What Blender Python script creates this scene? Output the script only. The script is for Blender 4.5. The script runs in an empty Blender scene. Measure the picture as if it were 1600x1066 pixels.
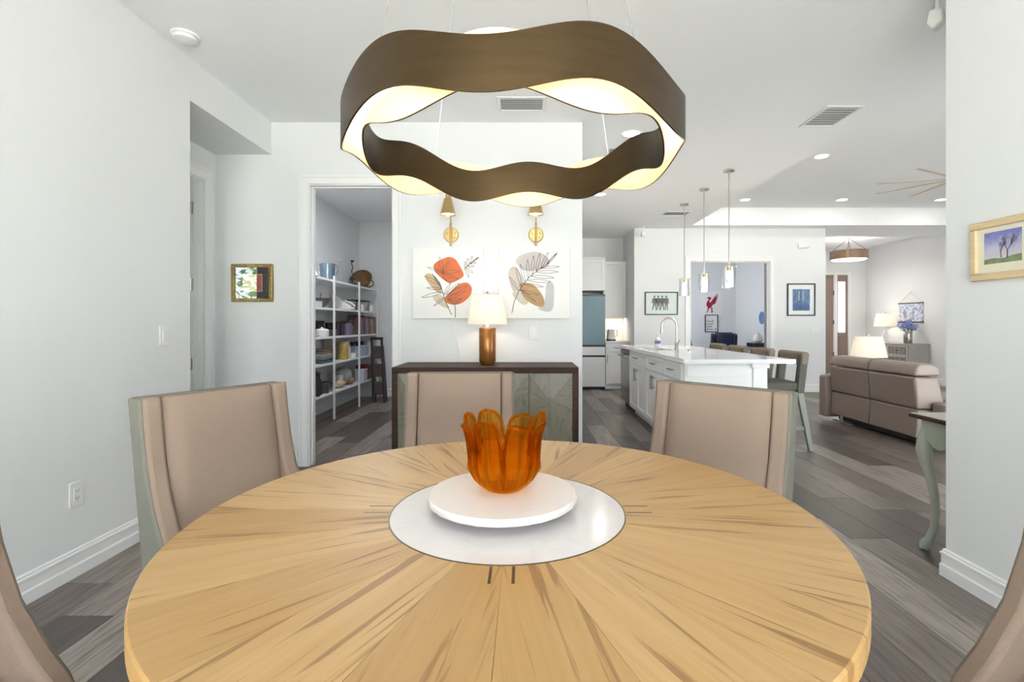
import bpy, bmesh, math, random
from mathutils import Vector, Matrix
R = math.radians
random.seed(7)
scn = bpy.context.scene
col = scn.collection

# ------------------------------------------------------------------ camera, world, light, exposure
cam_d = bpy.data.cameras.new('camera'); cam = bpy.data.objects.new('camera', cam_d); col.objects.link(cam)
cam.location = (0, 0, 1.23); cam.rotation_euler = (R(90), 0, 0)
cam_d.sensor_width = 36; cam_d.lens = 17.28
cam_d.shift_x = -22/1600; cam_d.shift_y = -26/1600; cam_d.clip_start = 0.02
scn.camera = cam
scn.view_settings.view_transform = 'Standard'; scn.view_settings.look = 'None'
scn.view_settings.gamma = 1; scn.view_settings.use_curve_mapping = False
scn.view_settings.exposure = 0.52
world = bpy.data.worlds.new('world'); scn.world = world; world.use_nodes = True
wb = world.node_tree.nodes['Background']
wb.inputs[0].default_value = (.90, .955, 1.0, 1); wb.inputs[1].default_value = 5.5

sun_d = bpy.data.lights.new('sun_offscreen', 'SUN'); sun_d.energy = 120; sun_d.angle = R(.6); sun_d.color = (1,.99,.97)      # high sun over the roof, on the added bounce patio only
sun = bpy.data.objects.new('sun_offscreen', sun_d); col.objects.link(sun); sun.rotation_euler = (R(-30), 0, 0)
def portal(name, loc, rot, sx, sy):
    l = bpy.data.lights.new(name, 'AREA'); l.shape = 'RECTANGLE'; l.size = sx; l.size_y = sy
    l.cycles.is_portal = True
    o = bpy.data.objects.new(name, l); col.objects.link(o); o.location = loc; o.rotation_euler = rot
portal('window_rear_offscreen', (0.05, -1.44, 1.2), (R(90), 0, 0), 3.3, 2.4)          # glass doors behind the dining table
portal('window_living_offscreen', (5.3, 2.26, 1.2), (R(90), 0, 0), 4.2, 2.4)            # glass doors of the living room
LAMP = dict(can=1.2, pend=3, sconce=2.6, table=3, foyer=7, kitchen=1.6)

# ------------------------------------------------------------------ mesh helpers
class MB:
    def __init__(s): s.v = []; s.f = []
    def add(s, vs, fs):
        n = len(s.v); s.v += [tuple(p) for p in vs]; s.f += [tuple(i+n for i in f) for f in fs]; return s
    def box(s, x0, x1, y0, y1, z0, z1):
        vs = [(x, y, z) for x in (x0, x1) for y in (y0, y1) for z in (z0, z1)]
        return s.add(vs, [(0,1,3,2),(4,6,7,5),(0,4,5,1),(2,3,7,6),(0,2,6,4),(1,5,7,3)])
    def taper(s, x0, x1, y0, y1, z0, X0, X1, Y0, Y1, z1):
        vs = [(x0,y0,z0),(x1,y0,z0),(x1,y1,z0),(x0,y1,z0),(X0,Y0,z1),(X1,Y0,z1),(X1,Y1,z1),(X0,Y1,z1)]
        return s.add(vs, [(3,2,1,0),(4,5,6,7),(0,1,5,4),(1,2,6,5),(2,3,7,6),(3,0,4,7)])
    def prism(s, poly, d0, d1, plane='xz'):
        mp = {'xz': lambda a,b,d:(a,d,b), 'yz': lambda a,b,d:(d,a,b), 'xy': lambda a,b,d:(a,b,d)}[plane]
        n = len(poly); vs = [mp(a,b,d0) for a,b in poly]+[mp(a,b,d1) for a,b in poly]
        fs = [tuple(range(n)), tuple(range(2*n-1, n-1, -1))]+[(i,(i+1)%n,n+(i+1)%n,n+i) for i in range(n)]
        return s.add(vs, fs)
    def lathe(s, prof, n=32, c=(0,0,0), axis='z', a0=0, a1=2*math.pi, fr=None):
        full = abs(a1-a0-2*math.pi) < 1e-6; m = len(prof); k = n if full else n+1
        vs = []
        for i in range(k):
            a = a0+(a1-a0)*i/n
            for r, z in prof:
                rr = r*(fr(a, z) if fr else 1)
                p = (rr*math.cos(a), rr*math.sin(a), z)
                if axis == 'y': p = (p[0], p[2], p[1])
                if axis == 'x': p = (p[2], p[0], p[1])
                vs.append((p[0]+c[0], p[1]+c[1], p[2]+c[2]))
        fs = []
        for i in range(n):
            j = (i+1) % k
            for q in range(m-1):
                fs.append((i*m+q, j*m+q, j*m+q+1, i*m+q+1))
        s.add(vs, fs)
        return s
    def cyl(s, c, r, h, n=20, r2=None, axis='z'):
        r2 = r if r2 is None else r2
        return s.lathe([(0.0001,0),(r,0),(r2,h),(0.0001,h)], n, c, axis)
    def tube(s, pts, r, n=8, cap=True):
        pts = [Vector(p) for p in pts]; m = len(pts)
        rs = r if isinstance(r, (list, tuple)) else [r]*m
        t0 = (pts[1]-pts[0]).normalized()
        up = Vector((0,0,1)) if abs(t0.z) < .9 else Vector((1,0,0))
        nrm = (up-t0*up.dot(t0)).normalized(); vs = []
        for i in range(m):
            t = (pts[min(i+1,m-1)]-pts[max(i-1,0)]).normalized()
            nrm = (nrm-t*nrm.dot(t)).normalized(); b = t.cross(nrm)
            for k in range(n):
                a = 2*math.pi*k/n; vs.append(pts[i]+(nrm*math.cos(a)+b*math.sin(a))*rs[i])
        fs = [(i*n+k, i*n+(k+1)%n, (i+1)*n+(k+1)%n, (i+1)*n+k) for i in range(m-1) for k in range(n)]
        if cap: fs += [tuple(range(n-1,-1,-1)), tuple(range((m-1)*n, m*n))]
        return s.add(vs, fs)
    def ball(s, c, r, sc=(1,1,1), nu=16, nv=10, noise=0):
        prof = [(max(.0001,math.sin(math.pi*i/nv)), -math.cos(math.pi*i/nv)) for i in range(nv+1)]
        m = MB().lathe(prof, nu)
        return s.add([(c[0]+p[0]*r*sc[0]*(1+noise*random.uniform(-1,1)), c[1]+p[1]*r*sc[1]*(1+noise*random.uniform(-1,1)), c[2]+p[2]*r*sc[2]) for p in m.v], m.f)
    def ribbon(s, pts, w, d, plane='xz'):
        mp = {'xz': lambda a,b:(a,d,b), 'yz': lambda a,b:(d,a,b), 'xy': lambda a,b:(a,b,d)}[plane]
        vs = []; m = len(pts)
        for i in range(m):
            a = pts[max(i-1,0)]; b = pts[min(i+1,m-1)]
            dx, dy = b[0]-a[0], b[1]-a[1]; L = math.hypot(dx,dy) or 1
            vs += [mp(pts[i][0]-dy/L*w/2, pts[i][1]+dx/L*w/2), mp(pts[i][0]+dy/L*w/2, pts[i][1]-dx/L*w/2)]
        return s.add(vs, [(2*i,2*i+1,2*i+3,2*i+2) for i in range(m-1)])
    def move(s, x=0, y=0, z=0, rz=0, rx=0, ry=0):
        M = Matrix.Translation((x,y,z)) @ Matrix.Rotation(rz,4,'Z') @ Matrix.Rotation(ry,4,'Y') @ Matrix.Rotation(rx,4,'X')
        s.v = [tuple(M @ Vector(p)) for p in s.v]; return s
    def join(s, o): return s.add(o.v, o.f)
    def mesh(s, name, smooth=False):
        me = bpy.data.meshes.new(name); me.from_pydata(s.v, [], s.f); me.validate()
        bm = bmesh.new(); bm.from_mesh(me); bmesh.ops.remove_doubles(bm, verts=bm.verts, dist=2e-5)
        bmesh.ops.recalc_face_normals(bm, faces=bm.faces); bm.to_mesh(me); bm.free()
        if smooth:
            me.shade_smooth(); me.set_sharp_from_angle(angle=R(38))
        return me
    def obj(s, name, mat, parent=None, smooth=False, bevel=0, seg=2, sub=0, loc=None, rot=None):
        me = s.mesh(name, smooth); me.materials.append(mat)
        o = bpy.data.objects.new(name, me); col.objects.link(o)
        if loc: o.location = loc
        if rot: o.rotation_euler = rot
        if parent: o.parent = parent
        if bevel:
            b = o.modifiers.new('bevel','BEVEL'); b.width = bevel; b.segments = seg; b.limit_method = 'ANGLE'; b.angle_limit = R(40)
            if smooth or seg > 1:
                me.shade_smooth(); me.set_sharp_from_angle(angle=R(60)); b.harden_normals = False
        if sub:
            m = o.modifiers.new('sub','SUBSURF'); m.levels = m.render_levels = sub; me.shade_smooth()
        return o

def tag(o, label, cat, group=None, kind=None):
    if label: o['label'] = label
    if cat: o['category'] = cat
    if group: o['group'] = group
    if kind: o['kind'] = kind
    return o
def thing(name, label, cat, loc=(0,0,0), rz=0, group=None):
    o = bpy.data.objects.new(name, None); col.objects.link(o); o.empty_display_size = .05
    o.location = loc; o.rotation_euler = (0,0,rz)
    return tag(o, label, cat, group)
def solo(mb, name, mat, label, cat, loc=(0,0,0), rz=0, group=None, **kw):
    o = mb.obj(name, mat, None, loc=loc, rot=(0,0,rz), **kw); return tag(o, label, cat, group)
def struct(mb, name, mat, **kw):
    o = mb.obj(name, mat, None, **kw); o['kind'] = 'structure'; return o
def dup(o, loc=None, rz=None, parent=None, label=None):
    c = o.copy(); col.objects.link(c); c.parent = parent
    if loc is not None: c.location = loc
    if rz is not None: c.rotation_euler = (0,0,rz)
    if label: c['label'] = label
    for ch in list(o.children): dup(ch, parent=c)
    return c
def lightobj(name, kind, loc, power, parent=None, color=(1,.87,.7), rot=(0,0,0), **kw):
    l = bpy.data.lights.new(name, kind); l.energy = power; l.color = color
    for k, v in kw.items(): setattr(l, k, v)
    o = bpy.data.objects.new(name, l); col.objects.link(o); o.location = loc; o.rotation_euler = rot
    if parent: o.parent = parent
    return o
def face_dir(fx, fy): return math.atan2(fx, -fy)
def text_mb(body, size, ext=0.0005, align='LEFT'):
    cu = bpy.data.curves.new('t','FONT'); cu.body = body; cu.size = size; cu.extrude = ext; cu.align_x = align
    cu.resolution_u = 2
    o = bpy.data.objects.new('t', cu); col.objects.link(o); bpy.context.view_layer.update()
    me = bpy.data.meshes.new_from_object(o.evaluated_get(bpy.context.evaluated_depsgraph_get()))
    m = MB().add([tuple(v.co) for v in me.vertices], [tuple(p.vertices) for p in me.polygons])
    bpy.data.objects.remove(o); bpy.data.curves.remove(cu); bpy.data.meshes.remove(me)
    return m
def bez(a, b, c, n=8):
    return [((1-t)**2*a[0]+2*t*(1-t)*b[0]+t*t*c[0], (1-t)**2*a[1]+2*t*(1-t)*b[1]+t*t*c[1]) for t in [i/n for i in range(n+1)]]
def smooth_poly(p, it=2):
    for _ in range(it):
        q = []
        for i in range(len(p)):
            a, b = p[i], p[(i+1)%len(p)]
            q += [(a[0]*.75+b[0]*.25, a[1]*.75+b[1]*.25), (a[0]*.25+b[0]*.75, a[1]*.25+b[1]*.75)]
        p = q
    return p

# ------------------------------------------------------------------ materials
def srgb(r, g, b):
    f = lambda c: (c/255/12.92 if c/255 <= .04045 else ((c/255+.055)/1.055)**2.4)
    return (f(r), f(g), f(b), 1)
def nodes_of(name):
    m = bpy.data.materials.new(name); m.use_nodes = True; nt = m.node_tree
    return m, nt, nt.nodes['Principled BSDF']
def mat(name, c, rough=.5, metal=0, noise=0, nscale=30, bump=0, bscale=200, spec=.5, coat=0, stretch=(1,1,1)):
    m, nt, p = nodes_of(name); L = nt.links.new
    p.inputs['Base Color'].default_value = c; p.inputs['Roughness'].default_value = rough
    p.inputs['Metallic'].default_value = metal; p.inputs['Specular IOR Level'].default_value = spec
    p.inputs['Coat Weight'].default_value = coat
    tc = nt.nodes.new('ShaderNodeTexCoord'); mp = nt.nodes.new('ShaderNodeMapping'); mp.inputs['Scale'].default_value = stretch
    L(tc.outputs['Object'], mp.inputs['Vector'])
    if noise:
        n = nt.nodes.new('ShaderNodeTexNoise'); n.inputs['Scale'].default_value = nscale; n.inputs['Detail'].default_value = 4
        L(mp.outputs[0], n.inputs['Vector'])
        r = nt.nodes.new('ShaderNodeMapRange'); r.inputs['From Min'].default_value = .3; r.inputs['From Max'].default_value = .7
        r.inputs['To Min'].default_value = 1-noise; r.inputs['To Max'].default_value = 1+noise
        L(n.outputs['Fac'], r.inputs['Value'])
        x = nt.nodes.new('ShaderNodeVectorMath'); x.operation = 'SCALE'; x.inputs[0].default_value = c[:3]
        L(r.outputs[0], x.inputs['Scale']); L(x.outputs[0], p.inputs['Base Color'])
    if bump:
        n = nt.nodes.new('ShaderNodeTexNoise'); n.inputs['Scale'].default_value = bscale; n.inputs['Detail'].default_value = 3
        L(mp.outputs[0], n.inputs['Vector'])
        b = nt.nodes.new('ShaderNodeBump'); b.inputs['Strength'].default_value = bump; b.inputs['Distance'].default_value = .002
        L(n.outputs['Fac'], b.inputs['Height']); L(b.outputs[0], p.inputs['Normal'])
    return m
def emit(name, c, s):
    m = bpy.data.materials.new(name); m.use_nodes = True; nt = m.node_tree; nt.nodes.clear()
    e = nt.nodes.new('ShaderNodeEmission'); e.inputs[0].default_value = c; e.inputs[1].default_value = s
    o = nt.nodes.new('ShaderNodeOutputMaterial'); nt.links.new(e.outputs[0], o.inputs[0]); return m
def glassy(name, tint=(1,1,1,1), gloss=.12, rough=.02, fres=True):
    m = bpy.data.materials.new(name); m.use_nodes = True; nt = m.node_tree; nt.nodes.clear(); L = nt.links.new
    t = nt.nodes.new('ShaderNodeBsdfTransparent'); t.inputs[0].default_value = tint
    g = nt.nodes.new('ShaderNodeBsdfGlossy'); g.inputs['Roughness'].default_value = rough
    x = nt.nodes.new('ShaderNodeMixShader'); o = nt.nodes.new('ShaderNodeOutputMaterial')
    f = nt.nodes.new('ShaderNodeLayerWeight'); f.inputs['Blend'].default_value = .15
    k = nt.nodes.new('ShaderNodeMath'); k.operation = 'MULTIPLY_ADD'; k.inputs[1].default_value = gloss*2.5; k.inputs[2].default_value = gloss*.5
    L(f.outputs['Facing'], k.inputs[0]); L(k.outputs[0], x.inputs[0]); L(t.outputs[0], x.inputs[1]); L(g.outputs[0], x.inputs[2]); L(x.outputs[0], o.inputs[0])
    return m
def shade_mat(name, c, trans=.5):
    m = bpy.data.materials.new(name); m.use_nodes = True; nt = m.node_tree; nt.nodes.clear(); L = nt.links.new
    d = nt.nodes.new('ShaderNodeBsdfDiffuse'); d.inputs[0].default_value = c
    t = nt.nodes.new('ShaderNodeBsdfTranslucent'); t.inputs[0].default_value = c
    x = nt.nodes.new('ShaderNodeMixShader'); x.inputs[0].default_value = trans; o = nt.nodes.new('ShaderNodeOutputMaterial')
    L(d.outputs[0], x.inputs[1]); L(t.outputs[0], x.inputs[2]); L(x.outputs[0], o.inputs[0]); return m
def wood(name, stops, streak, stretch, scale=3, rough=.4, bump=.05, hue=.5, sthr=(.56,.66), smix=.8, rnd=.5, streak_scale=None):
    """streaky plank wood: random tone per object, long grain along local X or Y, darker streaks"""
    m, nt, p = nodes_of(name); L = nt.links.new; N = nt.nodes.new
    tc = N('ShaderNodeTexCoord'); oi = N('ShaderNodeObjectInfo')
    mul = N('ShaderNodeMath'); mul.operation = 'MULTIPLY'; mul.inputs[1].default_value = 37.0; L(oi.outputs['Random'], mul.inputs[0])
    cmb = N('ShaderNodeCombineXYZ'); [L(mul.outputs[0], cmb.inputs[i]) for i in range(3)]
    ad = N('ShaderNodeVectorMath'); L(tc.outputs['Object'], ad.inputs[0]); L(cmb.outputs[0], ad.inputs[1])
    mp = N('ShaderNodeMapping'); mp.inputs['Scale'].default_value = stretch; L(ad.outputs[0], mp.inputs['Vector'])
    n1 = N('ShaderNodeTexNoise'); n1.inputs['Scale'].default_value = scale; n1.inputs['Detail'].default_value = 6; n1.inputs['Roughness'].default_value = .6
    n1.inputs['Distortion'].default_value = .6; L(mp.outputs[0], n1.inputs['Vector'])
    a = N('ShaderNodeMath'); a.operation = 'MULTIPLY_ADD'; a.inputs[1].default_value = 1-rnd; L(n1.outputs['Fac'], a.inputs[0])
    b = N('ShaderNodeMath'); b.operation = 'MULTIPLY'; b.inputs[1].default_value = rnd; L(oi.outputs['Random'], b.inputs[0]); L(b.outputs[0], a.inputs[2])
    cr = N('ShaderNodeValToRGB'); e = cr.color_ramp.elements
    while len(e) < len(stops): e.new(.5)
    for i, (pos, c) in enumerate(stops): e[i].position = pos; e[i].color = c
    L(a.outputs[0], cr.inputs[0])
    n2 = N('ShaderNodeTexNoise'); n2.inputs['Scale'].default_value = streak_scale or scale*1.7; n2.inputs['Detail'].default_value = 3; n2.inputs['Distortion'].default_value = .3
    L(mp.outputs[0], n2.inputs['Vector'])
    mr = N('ShaderNodeMapRange'); mr.inputs['From Min'].default_value = sthr[0]; mr.inputs['From Max'].default_value = sthr[1]; mr.inputs['To Max'].default_value = smix
    L(n2.outputs['Fac'], mr.inputs['Value'])
    mx = N('ShaderNodeMix'); mx.data_type = 'RGBA'; L(mr.outputs[0], mx.inputs['Factor']); L(cr.outputs[0], mx.inputs['A']); mx.inputs['B'].default_value = streak
    L(mx.outputs['Result'], p.inputs['Base Color']); p.inputs['Roughness'].default_value = rough
    if bump:
        bp = N('ShaderNodeBump'); bp.inputs['Strength'].default_value = bump; bp.inputs['Distance'].default_value = .002
        L(n1.outputs['Fac'], bp.inputs['Height']); L(bp.outputs[0], p.inputs['Normal'])
    return m
def marble(name, base, vein, scale=3, amt=.5, rough=.12):
    m, nt, p = nodes_of(name); L = nt.links.new; N = nt.nodes.new
    tc = N('ShaderNodeTexCoord'); n = N('ShaderNodeTexNoise'); n.inputs['Scale'].default_value = scale; n.inputs['Detail'].default_value = 8; n.inputs['Distortion'].default_value = 1.2
    L(tc.outputs['Object'], n.inputs['Vector'])
    cr = N('ShaderNodeValToRGB'); e = cr.color_ramp.elements
    e[0].position = .47; e[0].color = (0,0,0,1); e[1].position = .53; e[1].color = (0,0,0,1); k = e.new(.5); k.color = (amt,amt,amt,1)
    L(n.outputs['Fac'], cr.inputs[0])
    mx = N('ShaderNodeMix'); mx.data_type = 'RGBA'; L(cr.outputs[0], mx.inputs['Factor']); mx.inputs['A'].default_value = base; mx.inputs['B'].default_value = vein
    L(mx.outputs['Result'], p.inputs['Base Color']); p.inputs['Roughness'].default_value = rough
    return m

WALL = mat('wall_paint', (.79,.797,.807,1), .75, bump=.04, bscale=120)
CEIL = mat('ceiling_paint', (.92,.93,.945,1), .8, bump=.04, bscale=90)
TRIM = mat('trim_paint', (.86,.86,.86,1), .35)
WHITE = mat('white_lacquer', (.84,.84,.84,1), .3)
PLASTIC = mat('white_plastic', (.82,.82,.80,1), .4)
QUARTZ = marble('white_quartz', (.86,.86,.87,1), (.6,.6,.62,1), 3, .12, .08)
MARBLE = marble('white_marble', (.64,.615,.615,1), (.42,.45,.5,1), 5, .14, .14)
MARBLE2 = marble('cream_marble', (.68,.64,.62,1), (.6,.52,.5,1), 7, .16, .4)
FLOOR = wood('vinyl_plank', [(.25,srgb(78,69,65)),(.45,srgb(104,94,88)),(.6,srgb(124,114,108)),(.8,srgb(156,146,140))], srgb(62,54,50), (9,.55,1), 4, .36, .10, sthr=(.48,.70), smix=.7, rnd=.55)
TABLEWOOD = wood('spalted_maple', [(.2,srgb(152,118,72)),(.45,srgb(164,130,82)),(.6,srgb(172,139,92)),(.85,srgb(182,152,106))], srgb(112,76,36), (.7,16,3), 2.6, .42, .03, sthr=(.585,.65), smix=.7, rnd=.42, streak_scale=3.4)
WALNUT = wood('walnut', [(.2,srgb(48,31,24)),(.8,srgb(70,47,37))], srgb(40,26,20), (1,8,8), 4, .55, .05, rnd=.2)
WALNUT.node_tree.nodes['Principled BSDF'].inputs['Specular IOR Level'].default_value = .2
FABRIC = mat('beige_linen', srgb(138,121,108), .9, noise=.07, nscale=420, bump=.5, bscale=700, spec=.2)
FABRIC_D = mat('olive_linen', srgb(118,117,108), .9, noise=.08, nscale=420, bump=.5, bscale=700, spec=.2)
STOOLFAB = mat('taupe_fabric', srgb(120,108,98), .9, noise=.1, nscale=300, bump=.4, bscale=500, spec=.2)
STOOLFAB2 = mat('charcoal_fabric', srgb(88,88,82), .9, noise=.1, nscale=300, bump=.4, bscale=500, spec=.2)
STOOLWOOD = mat('grey_washed_wood', srgb(126,128,118), .5, noise=.12, nscale=8, stretch=(8,8,1))
LEATHER = mat('taupe_leather', srgb(135,121,113), .42, noise=.05, nscale=60, bump=.25, bscale=350)
BLACK = mat('black_satin', (.012,.012,.014,1), .35)
DKGREY = mat('dark_grey', srgb(60,58,58), .5)
BRONZE = mat('brushed_bronze', srgb(66,53,36), .42, 1, noise=.12, nscale=6, bump=.12, bscale=60, stretch=(1,1,14))
GOLDLEAF = mat('champagne_leaf', srgb(240,210,160), .45, 0, noise=.06, nscale=14)
BRASS = mat('brushed_brass', srgb(186,158,108), .3, 1, noise=.08, nscale=20, stretch=(1,1,8))
STEEL = mat('brushed_nickel', srgb(190,186,180), .28, 1)
CHROME = mat('stainless_steel', srgb(172,172,174), .3, 1)
GLASS = glassy('clear_glass', (.97,.985,.98,1), .10)
SHADEGLASS = glassy('shade_glass', (.95,.96,.97,1), .25)
PANE = glassy('window_pane', (.97,.98,.98,1), .04, .0)
BULB = emit('bulb_glow', (1,.86,.66,1), 40)
CANGLOW = emit('downlight_glow', (1,.95,.88,1), 12)
SHADE = shade_mat('linen_shade', (.9,.88,.84,1), .55)
# ------------------------------------------------------------------ structure
H = 2.98
YB = 4.255      # face of the pantry wall
YF = 8.95       # face of the far picture wall
floor = struct(MB().box(-5.2, 8.5, -1.5, 12.7, -.12, -.004), 'floor', FLOOR)

def ccw(a, b, c): return (c[1]-a[1])*(b[0]-a[0]) > (b[1]-a[1])*(c[0]-a[0])
def cross(a, b, c, d): return ccw(a,c,d) != ccw(b,c,d) and ccw(a,b,c) != ccw(a,b,d)
BLOCK = [((-2.205,-1.3),(-2.205,3.225)), ((-2.81,YB),(-1.889,YB)), ((-1.147,YB),(.487,YB)), ((2.05,-1),(2.05,2.4)),
         ((1.97,YF),(2.984,YF)), ((4.45,YF),(5.454,YF)), ((3.95,4.9),(3.95,6.2)), ((2.05,2.4),(8.3,2.4)),
         ((.487,YB),(.487,10)), ((1.5,4.6),(1.5,7.4)), ((1.5,4.6),(1.9,4.6))]
def seen(x, y):
    if y < .25: return False
    px = 822+768*x/y; py = 507+768*1.23/y
    if not (-10 < px < 1610 and py < 1085): return False
    if ((x+.046)/.70)**2+((y-1.0)/.70)**2 < 1 and y < 1.7: pass
    return not any(cross((0,0),(x,y),a,b) for a, b in BLOCK)
PW, PL = .225, 1.52
def plank_mesh(x0, x1, y0, y1):
    g = .0009; c = .0016; m = MB()
    x0 += g; x1 -= g; y0 += g; y1 -= g
    m.add([(x0,y0,-.0042),(x1,y0,-.0042),(x1,y1,-.0042),(x0,y1,-.0042),(x0,y0,-c),(x1,y0,-c),(x1,y1,-c),(x0,y1,-c),
           (x0+c,y0+c,0),(x1-c,y0+c,0),(x1-c,y1-c,0),(x0+c,y1-c,0)],
          [(0,1,5,4),(1,2,6,5),(2,3,7,6),(3,0,4,7),(4,5,9,8),(5,6,10,9),(6,7,11,10),(7,4,8,11),(8,9,10,11)])
    return m
plank_me = plank_mesh(-PW/2, PW/2, -PL/2, PL/2).mesh('plank'); plank_me.materials.append(FLOOR)
planks = []
for i in range(-14, 38):
    x0 = i*PW+.06; off = random.random()*PL
    if x0+PW > 8.33 or x0 < -2.86: continue
    j = 0
    while True:
        y0 = off-PL+j*PL; j += 1
        if y0 > 12.0: break
        if any(seen(x0+PW*a, y0+PL*b) for a in (.02,.5,.98) for b in (0,.1,.2,.35,.5,.65,.8,.9,1)):
            d = math.hypot(x0+PW/2, y0+PL/2); planks.append((d, x0+PW/2, y0+PL/2))
planks.sort()
def clip_ok(x, y):   # planks that would run through the pantry wall or beyond a wall stay whole underneath it
    return True
for d, x, y in planks[:298]:
    o = bpy.data.objects.new('plank', plank_me); col.objects.link(o); o.location = (x, y, 0); o.parent = floor
if len(planks) > 298:
    m = MB()
    for d, x, y in planks[298:]:
        m.join(plank_mesh(x-PW/2, x+PW/2, y-PL/2, y+PL/2))
    o = m.obj('far_planks', FLOOR, floor); o['kind'] = 'stuff'
print('planks', len(planks))

# unseen pale ground added outside the glass doors to bounce daylight upward
solo(MB().box(-20, 30, -30, -1.75, -.16, -.10), 'patio', mat('pale_bounce_ground', srgb(214,212,202), .9, noise=.06, nscale=8), 'unseen pale ground added to bounce daylight indoors', 'patio')['kind'] = 'structure'

# ceiling: flat slab with a living-room tray and a raised foyer
TX0, TX1, TY0, TY1, TH = 2.93, 7.7, 3.3, 8.67, 3.29
FX0, FX1, FY0, FY1, FH = 5.6, 8.1, 9.8, 11.9, 3.10
c = MB()
c.box(-5.2, TX0, -1.42, 12.7, H, H+.5)
c.box(TX1, 8.45, -1.42, FY0, H, H+.5); c.box(TX0, TX1, -1.42, TY0, H, H+.5)
c.box(TX0, TX1, TY1, FY0, H, H+.5); c.box(TX0, TX1, TY0, TY1, TH, H+.5)
c.box(TX0, FX0, FY0, 12.7, H, H+.5); c.box(FX0, 8.45, FY1, 12.7, FH-.02, H+.5)
c.box(FX0, 8.45, FY0, FY1, FH, H+.5)
struct(c, 'ceiling', CEIL)
solo(MB().box(2.17,8.45,-1.42,2.27,-.004,.0), 'patio_slab', mat('pale_stone', srgb(222,220,214), .8, noise=.05), 'pale stone slab of the covered patio', 'patio')['kind'] = 'structure'

# walls
DW = .742
struct(MB().box(-2.325,-2.205,-1.3,3.225,0,H).box(-2.69,-2.325,3.105,3.225,0,H).box(-2.81,-2.325,3.225,YB,2.70,H).box(-2.325,-2.205,3.225,YB,2.70,H), 'wall_left', WALL)
struct(MB().box(-2.81,-2.69,-.6,3.29,0,H).box(-2.81,-2.69,4.11,YB,0,H).box(-2.81,-2.69,3.29,4.11,2.44,H), 'wall_alcove', WALL)
struct(MB().box(-2.975,-1.889,YB,YB+.12,0,H).box(-1.147,.487,YB,YB+.12,0,H).box(-1.889,-1.147,YB,YB+.12,2.447,H), 'wall_back', WALL)
PANTRYW = WALL
struct(MB().box(-2.975,-2.855,YB+.12,8.52,0,H), 'wall_pantry_left', PANTRYW)
struct(MB().box(-2.855,-.9,8.4,8.52,0,H), 'wall_pantry_back', PANTRYW)
struct(MB().box(-.9,-.78,YB+.12,8.52,0,H), 'wall_pantry_right', PANTRYW)
struct(MB().box(.367,.487,YB+.12,10.12,0,H), 'wall_kitchen_left', WALL)
struct(MB().box(.487,2.09,10.0,10.12,0,H).box(1.97,2.09,YF+.12,10.0,0,H), 'wall_kitchen_back', WALL)
struct(MB().box(1.97,2.984,YF,YF+.12,0,H).box(4.45,5.454,YF,YF+.12,0,H).box(2.984,4.45,YF,YF+.12,2.385,H), 'wall_far', WALL)
struct(MB().box(2.3,5.454,12.5,12.62,0,H), 'wall_office_back', WALL)
struct(MB().box(5.334,5.454,YF+.12,12.5,0,H), 'wall_office_right', WALL)
struct(MB().box(2.3,2.42,YF+.12,12.5,0,H), 'wall_office_left', WALL)
fw = MB().box(5.454,5.62,12.05,12.17,0,3.2).box(7.90,8.33,12.05,12.17,0,3.2).box(5.62,7.90,12.05,12.17,2.46,3.2)
struct(fw, 'wall_foyer', WALL)
struct(MB().box(8.33,8.45,2.28,12.17,0,3.2), 'wall_great_room', WALL)
struct(MB().box(2.05,2.17,-1.3,2.4,0,H), 'wall_right', WALL)
struct(MB().box(2.17,3.2,2.28,2.4,0,H).box(7.4,8.33,2.28,2.4,0,H).box(3.2,7.4,2.28,2.4,2.42,H), 'wall_living', WALL)
struct(MB().box(-2.325,-1.6,-1.42,-1.3,0,H).box(1.7,2.17,-1.42,-1.3,0,H).box(-1.6,1.7,-1.42,-1.3,2.42,H), 'wall_rear', WALL)
# den beyond the alcove door: its window shows as a reflection in the alcove picture
struct(MB().box(-5.2,-4.85,.88,1.0,0,H).box(-4.08,-2.81,.88,1.0,0,H).box(-4.85,-4.08,.88,1.0,0,.5).box(-4.85,-4.08,.88,1.0,2.3,H)
       .box(-5.2,-5.08,1.0,4.38,0,H).box(-5.08,-2.975,YB,YB+.12,0,H), 'wall_den', WALL)

# glazed doors and windows outside the view
def glazed(name, x0, x1, y, h, n, z0=0):
    f = MB(); t = .05
    f.box(x0,x1,y-.04,y+.04,h-t,h).box(x0,x1,y-.04,y+.04,z0,z0+t)
    for i in range(n+1):
        x = x0+(x1-x0)*i/n; f.box(max(x-.03,x0), min(x+.03,x1), y-.04, y+.04, z0+t, h-t)
    o = struct(f, name, TRIM)
    for i in range(n):
        a = x0+(x1-x0)*i/n+.03; b = x0+(x1-x0)*(i+1)/n-.03
        MB().box(a,b,y-.004,y+.004,z0+t,h-t).obj('pane', PANE, o)
glazed('window_1', -1.6, 1.7, -1.36, 2.42, 2)
glazed('window_2', 3.2, 7.4, 2.34, 2.42, 3)
glazed('window_3', -4.85, -4.08, .94, 2.3, 1, .5)

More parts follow.
